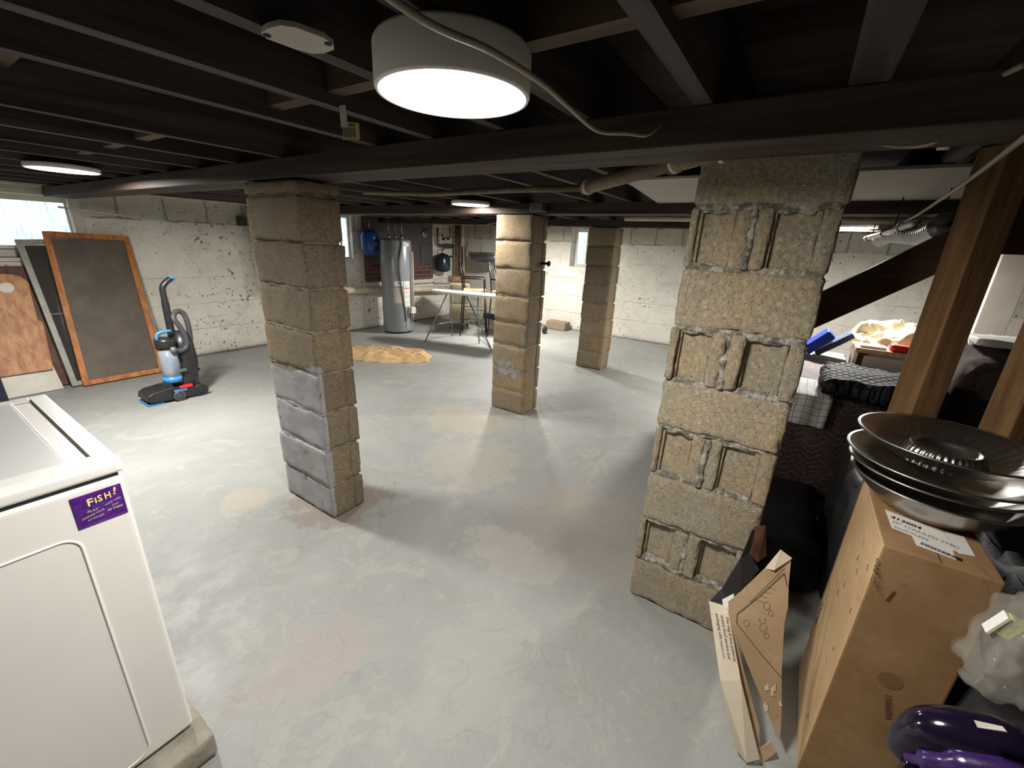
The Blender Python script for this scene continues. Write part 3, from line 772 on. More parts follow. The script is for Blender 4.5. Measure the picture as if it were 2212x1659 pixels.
# grey metal storm door behind it
C0, C1 = Vector((.900, 5.80, .012)), Vector((1.705, 5.87, .012)); D0, D1 = Vector((.880, 6.225, 1.385)), Vector((1.735, 6.255, 1.42))
t = thing('storm_door_panel', 'grey metal framed glass storm door leaning behind the orange framed screen', 'door panel', (1.3, 5.85, 0))
b = MB(); n2, e2, z2 = panel_frame(b, C0, C1, D1, D0, .045, .030); b.obj('frame', plain('dull_aluminium', srgb(150, 148, 140), .5, .3, .1), t, bevel=.002)
sheet(C0+e2*.05+z2*.05, C1-e2*.05+z2*.05, D1-e2*.05-z2*.05, D0+e2*.05-z2*.05, n2, .003).obj('glass', M['glass'], t)
b = MB().bar(on(C0, D0, .50)-n2*.006, on(C1, D1, .50)-n2*.006, .012, .022); b.obj('cross_rail', M['grey_metal'], t)
# dark brown door slab
E0, E1 = Vector((.20, 5.90, .01)), Vector((.905, 5.93, .01)); F0, F1 = Vector((.26, 6.265, 1.14)), Vector((.895, 6.27, 1.14))
nn = (E1-E0).cross(F0-E0).normalized()
o = sheet(E0, E1, F1, F0, nn, .035).obj('door_slab', M['brown_wood'], bevel=.003); tag(o, 'dark brown door slab leaning on the left wall behind the tan board', 'door panel')
# tan board with a round hole, shouldered outline
t = thing('plywood_board', 'tan plywood board with rounded top and a round hole, leaning at far left', 'board', (.66, 5.87, 0))
q0 = Vector((.43, 5.83, .205)); ux = Vector((1, .02, 0)).normalized(); uz = Vector((.10, .32, .92)).normalized()
def bp(u, v): return q0+ux*u+uz*v
out = [(0, 0), (.385, 0), (.385, .46), (.36, .48), (.355, .50), (.35, .80)]
for k in range(9):
    a = R(0+180*k/8); out.append((.20+.15*math.cos(a), .83+.10*math.sin(a)))
out += [(.05, .50), (.04, .48), (0, .46)]
bn = ux.cross(uz).normalized()
MB().prism([bp(u, v) for u, v in out], bn*.018).obj('panel', M['tan_wood'], t, bevel=.002)
MB().lathe([(0, 0), (.048, 0), (.048, .003), (0, .003)], bp(.205, .80)+(-bn*.003 if bn.y > 0 else bn*.020), 24, rot=Matrix((ux, uz, bn)).transposed()).obj('round_hole', M['white_paint'], t)
MB().prism([(.395, 5.80, .005), (.845, 5.82, .005), (.825, 5.86, .225), (.395, 5.84, .225)], (0, .02, 0)).obj('board', M['white_paint'])
o = bpy.data.objects['board']; o.name = 'white_board'; tag(o, 'low white board standing in front of the tan plywood board', 'board')
t = MB().lathe([(0, 0), (.17, 0), (.19, .05), (.185, .34), (.14, .40), (0, .41)], (.26, 5.45, 0), 24, wob=lambda a, r: 1+.06*math.sin(3*a)).obj('storage_sack', M['navy'], smooth=True)
tag(t, 'dark navy sack on the floor at the left edge behind the washing machine', 'sack')
o = MB().tube([(1.36, 6.31, 1.69), at('y', 6.22, 125, 447), at('y', 6.20, 278, 467)], .009, 8).obj('curtain_rod', M['white_paint'], smooth=True); tag(o, 'thin white rod sticking out from the corner of the left window', 'rod')

# ------------------------------------------------------------------ upright vacuum
t = thing('vacuum_cleaner', 'black and blue upright vacuum cleaner standing on the floor by the left wall', 'vacuum cleaner', (1.42, 4.78, 0))
def V(px, py, y=4.78): return at('y', y, px, py)
yn = 4.66
prof = [(319, 869), (320, 858), (330, 851), (368, 839), (400, 833), (430, 834), (436, 852), (424, 866), (330, 872)]
b = MB(); P = [V(x, y, yn) for x, y in prof]
P = [Vector((p.x, yn, max(.012, p.z))) for p in P]; b.prism(P, (0, .25, 0)); b.obj('floor_head', M['black_plastic'], t, bevel=.010, seg=3)
p0 = V(320, 868, yn); MB().box((p0.x-.004, yn+.01, .004), (p0.x+.12, yn+.24, .016)).obj('bumper', M['lblue'], t, bevel=.003)
for nm, px_, py_, yy, r in (('wheel', 388, 858, yn-.018, .050), ('wheel', 388, 858, yn+.252, .050), ('wheel', 434, 836, 4.80, .062), ('wheel', 434, 836, 4.66, .062)):
    c = V(px_, py_, yn); rr = r; c = Vector((c.x, yy, rr))
    MB().lathe([(0, -.012), (rr*.45, -.014), (rr*.5, -.008), (rr*.85, -.010), (rr, -.004), (rr, .010), (rr*.9, .014), (0, .014)], c, 24, rot=Matrix.Rotation(R(-90), 3, 'X')).obj(nm, M['dark_grey'] if r < .06 else M['black_plastic'], t, smooth=False)
MB().tube([V(396, 842), V(402, 815), V(400, 775), V(394, 745), V(386, 715)], [.095, .102, .098, .088, .050], 20, flat=1.0).obj('body', M['black_plastic'], t, smooth=True)
MB().tube([V(374, 822, 4.72), V(369, 790, 4.72), V(359, 752, 4.72)], [.070, .074, .070], 20).obj('dust_cup', M['clear_cup'], t, smooth=True)
MB().tube([V(374, 823, 4.715), V(372, 812, 4.715)], [.073, .075], 20).obj('cup_base', M['lblue'], t, smooth=True)
MB().tube([V(359, 752, 4.72), V(355, 736, 4.72), V(354, 730, 4.72)], [.077, .079, .070], 20).obj('cup_lid', M['black_plastic'], t, smooth=True)
MB().tube(smooth_path([V(340, 738, 4.70), V(338, 726, 4.70), V(344, 719, 4.70), V(369, 714, 4.70)], 4), .012, 8).obj('cup_handle', M['lblue'], t, smooth=True)
MB().tube(smooth_path([V(375, 740), V(366, 700), V(357, 655), V(351, 624), V(356, 612), V(369, 601)], 4), [.040]*3+[.036]*6+[.030]*12, 12, flat=.8).obj('handle', M['black_plastic'], t, smooth=True)
MB().tube([V(369, 601), V(371, 598)], [.031, .029], 12).obj('handle_cap', M['lblue'], t, smooth=True)
hp = smooth_path([V(376, 757, 4.69), V(392, 757, 4.69), V(403, 748, 4.70), V(401, 728, 4.70), V(388, 705, 4.71), V(376, 690, 4.72), V(376, 677, 4.75), V(386, 672, 4.76), V(398, 680, 4.76), V(407, 705, 4.75), V(411, 735, 4.76), V(413, 765, 4.76)], 10)
MB().tube(hp, [.021+.0025*(i % 2) for i in range(len(hp))], 12).obj('hose', M['dark_grey'], t, smooth=True)
MB().lathe([(0, 0), (.028, 0), (.032, .02), (.02, .045), (0, .05)], V(373, 757, 4.66), 16, rot=Matrix.Rotation(R(60), 3, 'X')).obj('hose_cuff', M['grey_metal'], t, smooth=True)
c = V(402, 836, yn); MB().box((c.x-.05, yn-.012, .112), (c.x+.055, yn+.04, .138)).obj('filter_door', M['red'], t, bevel=.006)
c = V(392, 846, yn); MB().box((c.x-.055, yn-.008, .085), (c.x+.05, yn+.08, .108)).obj('pedal', M['lblue'], t, bevel=.008)
c = V(388, 800, 4.68); MB().box((c.x-.02, 4.655, c.z-.01), (c.x+.05, 4.675, c.z+.015)).obj('badge', M['grey_metal'], t, bevel=.003)
c = V(425, 800, 4.78); MB().bar((c.x-.04, 4.76, c.z-.01), (c.x+.02, 4.76, c.z+.02), .03, .02).obj('cord_hook', M['black_plastic'], t, bevel=.003)

# ------------------------------------------------------------------ pipes on the left wall
b = MB().tube([(3.06, 6.20, 1.86), (3.08, 6.20, 1.3), (3.10, 6.20, .80), (3.30, 6.20, .735), (4.4, 6.17, .70), (5.6, 6.17, .64), (6.85, 6.175, .58)], .058, 16)
o = b.obj('drain_pipe', M['white_pipe'], smooth=True); tag(o, 'thick pale wrapped drain pipe running low along the left wall behind the water heater', 'pipe')
b = MB().box((2.90, 6.20, 1.62), (2.985, 6.298, 1.72)); o = b.obj('outlet_box', M['black_plastic'], bevel=.006); tag(o, 'small black box on the left wall beside the front pillar', 'box')
# chimney breast
b = MB().box((4.86, 6.22, .815), (6.46, 6.296, 1.872)); o = b.obj('chimney_breast', M['brick']); tag(o, 'dark brick chimney face, greyer higher up, on the wall behind the water heater', 'chimney')
b = block_mb(); rblock(b, (6.55, 6.245, .69), (7.45, 6.29, .80), .015, .05, .008, 610, .9, 1, None, 1); rblock(b, (4.80, 6.245, .72), (6.55, 6.29, .80), .015, .05, .004, 611, .9, 1)
o = b.obj('plaster_ledge', M['white_paint'], smooth=True); tag(o, 'lumpy white plaster ledge on the wall below the chimney brick', 'ledge')
o = MB().lathe([(0, 0), (.09, 0), (.095, .01), (.07, .02), (0, .024)], (6.25, 6.218, 1.66), 24, rot=Matrix.Rotation(R(90), 3, 'X')).obj('flue_cover', M['galv'], smooth=True); tag(o, 'round grey flue cover high on the chimney brick', 'flue cover')
o = MB().box((6.12, 6.20, 1.10), (6.42, 6.219, 1.46)).obj('clean_out_door', M['dark_grey'], bevel=.006); tag(o, 'dark square cleanout door on the chimney brick', 'door')

# ------------------------------------------------------------------ water heater
hx, hy = 5.045, 5.70
t = thing('water_heater', 'tall grey cylindrical water heater standing in the far corner', 'water heater', (hx, hy, 0))
MB().lathe([(0, .03), (.250, .03), (.255, .04), (.255, 1.50), (.245, 1.525), (.20, 1.545), (0, 1.55)], (hx, hy, 0), 48).obj('tank', M['heater'], t, smooth=True)
MB().lathe([(0, 0), (.225, 0), (.225, .032), (0, .032)], (hx, hy, 0), 32).obj('base', M['black_metal'], t)
vd = Vector((-hx, -hy, 0)).normalized(); vr = Vector((0, 0, 1)).cross(vd)   # vd faces the viewer; vr to the viewer's right
def HW(a, z, r=.2565): return Vector((hx, hy, 0))+(vd*math.cos(a)+vr*math.sin(a))*r+Vector((0, 0, z))
def curved(a0, a1, z0, z1, r=.2568, n=8):
    b = MB(); b.grid(lambda u, v: HW(a0+(a1-a0)*u, z0+(z1-z0)*v, r), n, 1); return b
curved(R(-12), R(22), .52, .78).obj('instruction_label', M['drywall'], t); curved(R(-10), R(22), .80, .88).obj('caution_label', M['paper'], t)
lb = curved(R(25), R(52), .46, .88).obj('energy_label', M['paper'], t)
curved(R(26), R(50), .755, .77, .2572).obj('label_stripe', M['red'], lb)
for z in (.79, .70, .62, .53): curved(R(26), R(50), z, z+.004, .2572).obj('label_line', M['ink'], lb)
curved(R(28), R(56), 1.43, 1.49).obj('rating_plate', M['paper'], t)
curved(R(2), R(8), .84, .855, .2572).obj('label_mark', M['ink'], t); curved(R(12), R(17), .835, .85, .2572).obj('label_mark', M['ink'], t)
MB().tube(smooth_path([HW(R(16), 1.56, .24), HW(R(20), 1.45, .265), HW(R(8), 1.15, .266), HW(R(14), .8, .266), HW(R(24), .45, .266), HW(R(28), .22, .266)], 6), .010, 8).obj('power_cord', M['dark_grey'], t, smooth=True)
MB().tube([HW(R(62), 1.35, .24), HW(R(62), 1.35, .30), HW(R(62), 1.0, .30), HW(R(60), .45, .30)], .013, 8).obj('relief_pipe', M['white_pipe'], t, smooth=True)
b = MB(); c = HW(R(52), .40, .29); b.box(c-Vector((.05, .05, .06)), c+Vector((.05, .05, .05))); b.obj('gas_valve', M['white_paint'], t, bevel=.012)
MB().tube([HW(R(54), .33, .30), HW(R(54), .20, .30)], .018, 10).obj('valve_stem', M['grey_metal'], t, smooth=True)
curved(R(30), R(58), .07, .24, .262).obj('access_cover', M['heater'], t)
for a, rr in ((R(-60), .12), (R(60), .12), (R(180), .1)):
    c = HW(a, 0, rr); MB().tube([c+Vector((0, 0, 1.53)), c+Vector((0, 0, 1.60))], .022, 12).obj('pipe_fitting', M['steel'], t, smooth=True)
    MB().tube([c+Vector((0, 0, 1.60)), c+Vector((0, 0, 1.86))], .011, 8).obj('supply_pipe', M['grey_metal'], t, smooth=True)
# blue expansion tank
c = at('y', 6.06, 801, 552)
t = thing('expansion_tank', 'bright blue pressure tank hanging left of the water heater', 'tank', (c.x, 6.06, c.z))
MB().lathe([(0, 0), (.08, .01), (.128, .045), (.150, .10), (.152, .30), (.135, .36), (.09, .40), (0, .42)], c, 32).obj('shell', M['blue_tank'], t, smooth=True)
MB().lathe([(.1525, .19), (.1545, .20), (.1525, .21)], c, 32).obj('seam', M['blue_tank'], t, smooth=True)
tv = (Vector((0, 0, 0))-Vector((c.x, 6.06, 0))).normalized(); tr = Vector((0, 0, 1)).cross(tv)
b = MB(); b.grid(lambda u, v: c+(tv*math.cos(.45+.4*u)+tr*math.sin(.45+.4*u))*.1535+Vector((0, 0, .16+.06*v)), 5, 1); b.obj('label', M['card'], t)
MB().tube([c+Vector((0, 0, .41)), c+Vector((0, 0, 1.87-c.z))], .012, 8).obj('hanger_pipe', M['grey_metal'], t, smooth=True)
# black tank on the wall
c = at('y', 6.12, 956, 588)
t = thing('pressure_tank', 'small glossy black pressure tank mounted on the wall right of the chimney', 'tank', (c.x, 6.12, c.z))
MB().lathe([(0, 0), (.09, .01), (.15, .04), (.158, .07), (.158, .28), (.12, .34), (.05, .37), (0, .375)], c, 32).obj('shell', M['black_tank'], t, smooth=True)
MB().tube(smooth_path([c+Vector((0, 0, .37)), c+Vector((0, 0, .45)), c+Vector((.05, 0, .47)), c+Vector((.20, .0, .47))], 4), .014, 8).obj('pipe', M['rust'], t, smooth=True)

# ------------------------------------------------------------------ pipes in the far corner
def pipe(label, pts, r, mat, name='water_pipe', seg=10, sm=0, cat='pipe', group=None):
    pts = smooth_path(pts, sm) if sm else pts
    return tag(MB().tube(pts, r, seg).obj(name, mat, smooth=True), label, cat, group)
Y6 = lambda px, py, y=6.2: at('y', y, px, py)
x1 = Y6(981, 550).x; x2 = Y6(989, 550).x; x3 = Y6(995, 550).x
pipe('rusty vertical pipe in the far corner, left one of three', [(x1, 6.13, .0), (x1, 6.13, 1.872)], .036, M['rust'])
pipe('dark vertical pipe in the far corner, middle one of three', [(x2, 6.15, .0), (x2, 6.15, 1.872)], .030, M['old_pipe'])
pipe('brown vertical pipe in the far corner, right one of three', [(x3, 6.12, .0), (x3, 6.12, 1.45)], .040, M['rust'])
pipe('thick dark cross pipe joining the corner pipes above the black tank', [Y6(945, 492), Y6(945, 524), Y6(950, 530), Y6(968, 531), (x1-.045, 6.2, Y6(980, 532).z)], [.022, .022, .026, .045, .04], M['dark_grey'])
pipe('small branching water pipe with valves high on the corner wall', [Y6(954, 505), Y6(958, 514), Y6(972, 514), Y6(972, 490)], .014, M['rust'])
b = MB()
for px_, py_ in ((958, 517), (968, 516), (974, 554)): b.lathe([(0, -.02), (.03, -.015), (.034, 0), (.03, .015), (0, .02)], Y6(px_, py_, 6.14), 10)
tag(b.obj('pipe_valve', M['black_metal'], smooth=True), 'small round black valve wheels on the corner wall pipes', 'valve')
# the hanging hose with its thick pale end
o = pipe('pale hose looped up near the ceiling with a thick tapered end hanging down', [Y6(1004, 640, 5.9), Y6(1002, 560, 5.9), Y6(1001, 500, 5.9), Y6(1003, 486, 5.9), Y6(1012, 477, 5.9), Y6(1020, 480, 5.9), Y6(1022, 495, 5.9), Y6(1020, 510, 5.9), Y6(1018, 530, 5.9), Y6(1014, 553, 5.9)], [.010]*30+[.010]*6+[.013]*6+[.020]*4+[.026]*3+[.030]*3+[.032]*3, M['pale_cord'], 'hose', sm=6, cat='hose')
pipe('thin white cord stretched from the hose to the middle pillar', [Y6(1024, 489, 5.9), (3.45, 2.33, 1.75)], .003, M['pale_cord'], 'cord', cat='cord')
# galvanised tub hung near the corner
tc = Vector((7.16, 5.42, 1.17))
t = thing('wash_tub', 'grey galvanised oval tub hung in the far corner above the chairs', 'tub', tc)
mm = Matrix.Diagonal((.55, 1.1, 1))
MB().lathe([(0, 0), (.26, 0), (.34, .05), (.37, .17), (.365, .17), (.33, .055), (.25, .012), (0, .012)], tc, 36, rot=mm).obj('basin', M['galv'], t, smooth=True)
MB().tube([tc+mm@Vector((.37*math.cos(2*math.pi*k/36), .37*math.sin(2*math.pi*k/36), .17)) for k in range(36)], .012, 8, closed=True).obj('rim', M['steel'], t, smooth=True)
b = MB()
for s in (-1, 1): b.tube([tc+Vector((.0, .38*s, .17)), tc+Vector((.0, .38*s+(-.04 if s > 0 else .0), 1.88-tc.z))], .005, 6)
b.obj('hanging_wire', M['galv'], t)
# old stove cabinet
t = thing('stove_cabinet', 'old tan metal cabinet on short legs behind the ironing board', 'cabinet', (6.10, 5.22, 0), 0)
CB = Matrix.Rotation(R(-50), 3, 'Z'); cc = Vector((6.10, 5.22, 0))
def bxr(lo, hi): return MB().box(Vector(lo)+cc, Vector(hi)+cc, CB, cc+Vector((0, 0, 0)))
bxr((-.17, -.20, .10), (.19, .18, .86)).obj('body', m_card('tan_enamel', (168, 156, 128), .4), t, bevel=.006)
bxr((-.20, -.22, .86), (.22, .20, .93)).obj('top', M['rust'], t, bevel=.006)
for sx in (-.14, .16):
    for sy_ in (-.17, .15): bxr((sx-.015, sy_-.015, 0), (sx+.015, sy_+.015, .10)).obj('leg', M['black_metal'], t)
bxr((-.14, -.212, .48), (.16, -.20, .80)).obj('door', m_card('dull_green_enamel', (120, 120, 96), .7), t, bevel=.003)

# ------------------------------------------------------------------ black metal stools
def make_stool():
    t = thing('metal_stool', '', 'chair')
    MB().box((-.19, -.19, .745), (.19, .19, .775)).obj('seat', M['chair_wood'], t, bevel=.008)
    lg = {(-1, -1): 0, (1, -1): 0, (-1, 1): 1, (1, 1): 1}
    for (sx, sy_), bk in lg.items():
        MB().tube([(sx*.22, sy_*.22, 0), (sx*.18, sy_*.18, .75)]+([(sx*.19, .20, 1.0), (sx*.17, .24, 1.22)] if bk else []), .011, 8).obj('leg', M['black_metal'], t, smooth=True)
    b = MB()
    for z in (.22, .45):
        q = .22-.04*z/.75; b.tube([(-q, -q, z), (q, -q, z), (q, q, z), (-q, q, z)], .008, 6, closed=True)
    b.obj('stretcher', M['black_metal'], t)
    MB().tube([(-.17, .24, 1.22), (-.09, .262, 1.235), (.0, .268, 1.24), (.09, .262, 1.235), (.17, .24, 1.22)], .012, 8).obj('back_rail', M['black_metal'], t, smooth=True)
    for k in range(5):
        x = -.11+.055*k; MB().tube([(x, .19, .775), (x, .222, 1.0), (x, .262, 1.235)], .005, 6).obj('spindle', M['black_metal'], t, smooth=True)
    for s in (-1, 1):
        MB().tube([(s*.19, .20, .97), (s*.21, -.15, .97), (s*.20, -.17, .95), (s*.185, -.18, .76)], .011, 8).obj('armrest', M['black_metal'], t, smooth=True)
    return t
st1 = make_stool()
for i, (x, y, a, l) in enumerate(((5.80, 4.62, 35, 'black metal stool with spindle back, just past the ironing board'),
                                   (6.05, 4.16, 20, 'black metal stool mostly hidden behind the middle pillar'))):
    o = st1 if i == 0 else copy_tree(st1)
    o.location = (x, y, 0); o.rotation_euler.z = R(a); tag(o, l, 'chair', 'black metal stools by the ironing board')
o = MB().box((6.35, 4.35, .0), (6.75, 4.9, .62)).obj('storage_chest', m_card('worn_white_chest', (186, 176, 156), .6), bevel=.01); tag(o, 'worn white chest on the floor behind the black metal stools', 'chest')
o = MB().box((6.30, 4.42, .20), (6.349, 4.8, .30)).obj('blue_binder', M['navy'], bevel=.004); tag(o, 'dark blue binder leaning on the white chest behind the stools', 'binder')

# ------------------------------------------------------------------ ironing board
t = thing('ironing_board', 'white ironing board on thin metal legs between water heater and middle pillar', 'ironing board', (5.25, 4.3, 0))
T0, T1 = Vector((5.03, 4.88, .80)), Vector((5.30, 3.62, .80)); dv = (T1-T0).normalized(); sv_ = Vector((-dv.y, dv.x, 0))
out = []
for u, w in ((0, .0), (.02, .05), (.08, .10), (.25, .145), (.5, .165), (.9, .17), (1.22, .17), (1.28, .14)): out.append((u, w))
poly = [T0+dv*u+sv_*w for u, w in out]+[T0+dv*u-sv_*w for u, w in out[::-1][:-1]]
MB().prism([p-Vector((0, 0, .032)) for p in poly], (0, 0, .034)).obj('padded_top', M['paper'], t, bevel=.008)
G = lambda px, py: at('z', .006, px, py)
mt_ = Vector((5.17, 4.35, .765))
for a, c in ((G(918, 738), (5.12, 4.62, .765)), (G(976, 726), (5.22, 4.62, .765)), (G(1062, 756), (5.08, 4.20, .765)), (G(1035, 742), (5.30, 4.15, .765))):
    MB().tube([a, c], .010, 8).obj('leg', M['grey_metal'], t, smooth=True)
a = on(G(918, 738), Vector((5.12, 4.62, .765)), .34); c = on(G(976, 726), Vector((5.22, 4.62, .765)), .34)
MB().tube([a, c], .009, 8).obj('cross_bar', M['grey_metal'], t, smooth=True)
for q in ((5.14, 4.62, .45), (5.2, 4.4, .60)): MB().tube([G(1059, 752), q], .0045, 6).obj('brace', M['grey_metal'], t, smooth=True)

# ------------------------------------------------------------------ tan cloth on the floor
def cloth(name, label, cat, cx_, cy_, ax, ay, rz, h, mat, seed, nu=90, nv=60, z0=0.0, fold=5.0, kind=None, edge=None):
    ca, sa = math.cos(rz), math.sin(rz); b = MB()
    def fn(u, v):
        a = (u-.5)*2; c = (v-.5)*2
        sx = a*math.sqrt(1-c*c/2); sy2 = c*math.sqrt(1-a*a/2)
        rr = min(1, math.hypot(sx, sy2)); th = math.atan2(sy2, sx)
        w = 1+.26*noise.noise(Vector((math.cos(th)*1.6, math.sin(th)*1.6, seed+5)))+.10*noise.noise(Vector((math.cos(th)*5, math.sin(th)*5, seed+9)))
        px_, py_ = sx*ax*w, sy2*ay*w
        # folds run mostly one way and swirl a little
        k = fold/ax*.12
        q = Vector((px_*k*1.6, py_*k*5.5, seed)); d = noise.noise(q*.45+Vector((7, 3, 1)))*2.2
        rid = lambda t: 1-math.sqrt(t*t+.006)*2.2
        n1 = rid(noise.noise(q+Vector((0, d, 0)))); n2 = rid(noise.noise(q*2.1+Vector((d, 3+d, 1))))
        e = min(1, (1-rr)*6)
        hh = h*(.50*max(0, n1)+.16*n2+.42*(1-rr**3)*(.7+.6*noise.noise(Vector((px_*2.2/ax, py_*2.2/ay, seed+3)))))
        z = z0+max(.004, hh*(.22+.78*e))
        return Vector((cx_+px_*ca-py_*sa, cy_+px_*sa+py_*ca, z))
    b.grid(fn, nu, nv)
    # skirt so that the heap is closed onto what it lies on
    bd = [e for e in b.bm.edges if len(e.link_faces) == 1]
    g = bmesh.ops.extrude_edge_only(b.bm, edges=bd)
    for v in g['geom']:
        if isinstance(v, bmesh.types.BMVert): v.co.z = z0
    return tag(b.obj(name, mat, smooth=True), label, cat)
cloth('floor_cloth', 'crumpled tan cloth lying on the floor past the front pillar', 'cloth', 3.76, 4.50, .60, .30, R(-62), .15, M['rag'], 2.0, 150, 90, fold=9)

# ------------------------------------------------------------------ small things along the right wall
b = block_mb(); rblock(b, (7.22, 3.54, 0), (7.44, 3.96, .155), .01, .03, .004, 700, .5)
tag(b.obj('loose_block', M['block'], smooth=True), 'single loose cinder block lying on the floor at the right wall', 'block')
c = G(1176, 720); tag(MB().lathe([(0, -.03), (.05, -.03), (.07, -.015), (.07, .015), (.05, .03), (0, .03)], (c.x, c.y, .071), 18, rot=Matrix.Rotation(R(90), 3, 'X')).obj('caster_wheel', M['black_plastic'], smooth=True), 'small black wheel on the floor just behind the middle pillar', 'wheel')
c = at('x', 3.36, 1187, 570)
t = thing('hose_bib', 'small dark metal spigot poking out from the right side of the middle pillar', 'spigot', (3.36, 1.92, c.z))
MB().tube([(3.36, 1.93, c.z), (3.36, c.y+.01, c.z)], .011, 10).obj('stem', M['black_metal'], t, smooth=True)
MB().lathe([(0, -.01), (.022, -.008), (.024, 0), (.022, .008), (0, .01)], (3.36, c.y+.008, c.z), 14, rot=Matrix.Rotation(R(90), 3, 'X')).obj('knob', M['black_metal'], t, smooth=True)

# ------------------------------------------------------------------ pipes and wires under the ceiling
Zp = lambda z, px, py: at('z', z, px, py)
pa = Zp(1.842, 2035, 290); pb = Zp(1.842, 1600, 322); pc = Zp(1.840, 1535, 330); pd_ = Zp(1.825, 1462, 350); pe = Zp(1.80, 1262, 406)
t = thing('drain_line', 'brown painted drain pipe crossing in front of the nearest pillar top', 'pipe', (pb.x, pb.y, 1.8))
MB().tube([pa, pb, pc], .027, 18).obj('pipe', M['old_pipe'], t, smooth=True)
MB().tube(smooth_path([on(pb, pc, .2), pc, on(pc, pd_, .8)], 6), .030, 18).obj('elbow', M['old_pipe'], t, smooth=True)
MB().tube([pd_, on(pd_, pe, .5), pe], .027, 18).obj('pipe', M['old_pipe'], t, smooth=True)
for q, w in ((on(pb, pc, .55), pc-pb), (pd_, pe-pd_), (on(pd_, pe, .93), pe-pd_)):
    q = Vector(q); w = w.normalized(); MB().tube([q-w*.007, q+w*.007], .0335, 18).obj('coupling', M['white_pipe'], t, smooth=True)
MB().tube([pa, pa+(pa-pb).normalized()*.02], .034, 18).obj('end_collar', M['white_pipe'], t, smooth=True)
pipe('thin brown pipe running left under the ceiling from the drain pipe', [pe, Zp(1.805, 1100, 410), Zp(1.815, 930, 419), (2.05, 2.6, 1.84)], .015, M['old_pipe'], 'ceiling_pipe')
pipe('pale straight conduit along the middle beam right of the middle pillar', [(3.46, 1.25, 1.775), (3.46, -.9, 1.775)], .018, M['white_pipe'], 'ceiling_pipe')
pipe('cream cable stapled under the ceiling, passing over the large lamp', [(-.6, .56, 1.868), (.10, .44, 1.84), (.40, .44, 1.80), (.555, .419, 1.80), (.70, .425, 1.805), (.83, .44, 1.805), (1.0, .45, 1.80), (1.05, .395, 1.80), (1.10, .37, 1.805), (1.155, .36, 1.835)], .0048, M['cable'], 'ceiling_cable', sm=8, cat='cable')
pipe('thin white cable sagging below the drain pipe end at upper right', [Zp(1.80, 2040, 292), Zp(1.79, 2010, 310), Zp(1.79, 1960, 316), Zp(1.80, 1900, 306), (1.5, -.10, 1.872)], .0045, M['cable'], 'ceiling_cable', sm=6, cat='cable')
pipe('long pale cable running from upper right down to the far ceiling light', [Zp(1.80, 2290, 232), Zp(1.78, 2212, 298), Zp(1.775, 2060, 412), Zp(1.77, 1960, 476), Zp(1.78, 1890, 507), Zp(1.80, 1862, 505)], .0065, M['cable'], 'ceiling_cable', sm=8, cat='cable')
pipe('thin grey wire crossing the dark ceiling at top right', [Zp(1.862, 2212, 140), Zp(1.862, 2130, 180), Zp(1.862, 2090, 205), Zp(1.862, 2030, 252)], .005, M['cable'], 'ceiling_cable', sm=4, cat='cable')
t = thing('metal_conduit', 'shiny metal conduit under the ceiling right of the nearest pillar', 'pipe', (3.2, -.345, 1.68))
MB().tube([(4.25, -.345, 1.70), (2.45, -.345, 1.70)], .017, 14).obj('pipe', M['steel'], t, smooth=True)
for x in (4.05, 3.3, 2.75): MB().tube([(x, -.345, 1.70), (x+.02, -.345, 1.70)], .021, 14).obj('collar', M['black_metal'], t, smooth=True)
b = MB()
for x in (3.9, 3.0): b.tube([(x, -.345, 1.71), (x, -.345, 1.874)], .003, 6)
b.obj('hanger', M['black_metal'], t)
t = thing('flexible_duct', 'grey ribbed duct hanging beside the shiny conduit', 'duct', (3.3, -.45, 1.62))
pts = [Vector((4.5-.02*k, -.46+.02*math.sin(k*.07), 1.70+.015*math.sin(k*.06))) for k in range(100)]
MB().tube(pts, [.050+.004*math.sin(k*1.6) for k in range(100)], 16).obj('duct', M['galv'], t, smooth=True)
b = MB()
for x in (4.2, 3.4, 2.7): b.tube([(x, -.46, 1.74), (x, -.46, 1.874)], .003, 6)
b.obj('hanger', M['black_metal'], t)
# white drywall patch between the second and third beams
b = MB(); b.prism([(2.14, .80, 1.858), (3.185, .93, 1.858), (3.185, -.74, 1.858), (2.14, -.42, 1.858)], (0, 0, .012))
o = b.obj('ceiling_panel', M['drywall'], bevel=.002); tag(o, 'dull white drywall panel fixed under the joists behind the nearest pillar', 'panel')
# long white plate
PL = [(563, 72), (578, 62), (606, 55), (640, 60), (700, 82), (721, 98), (722, 108), (700, 116), (676, 117), (640, 108), (575, 84)]
t = thing('cover_plate', 'long white eight-sided cover plate on the ceiling left of the large lamp', 'plate', Zp(1.862, 640, 85))
MB().prism([Zp(1.864, x, y) for x, y in PL], (0, 0, .0085)).obj('plate', M['drywall'], t, bevel=.0012)
for px_, py_ in ((577, 78), (709, 96)): MB().lathe([(0, 0), (.006, 0), (.006, .002), (0, .002)], Zp(1.8625, px_, py_)-Vector((0, 0, .0005)), 14).obj('screw_hole', M['ink'], t)
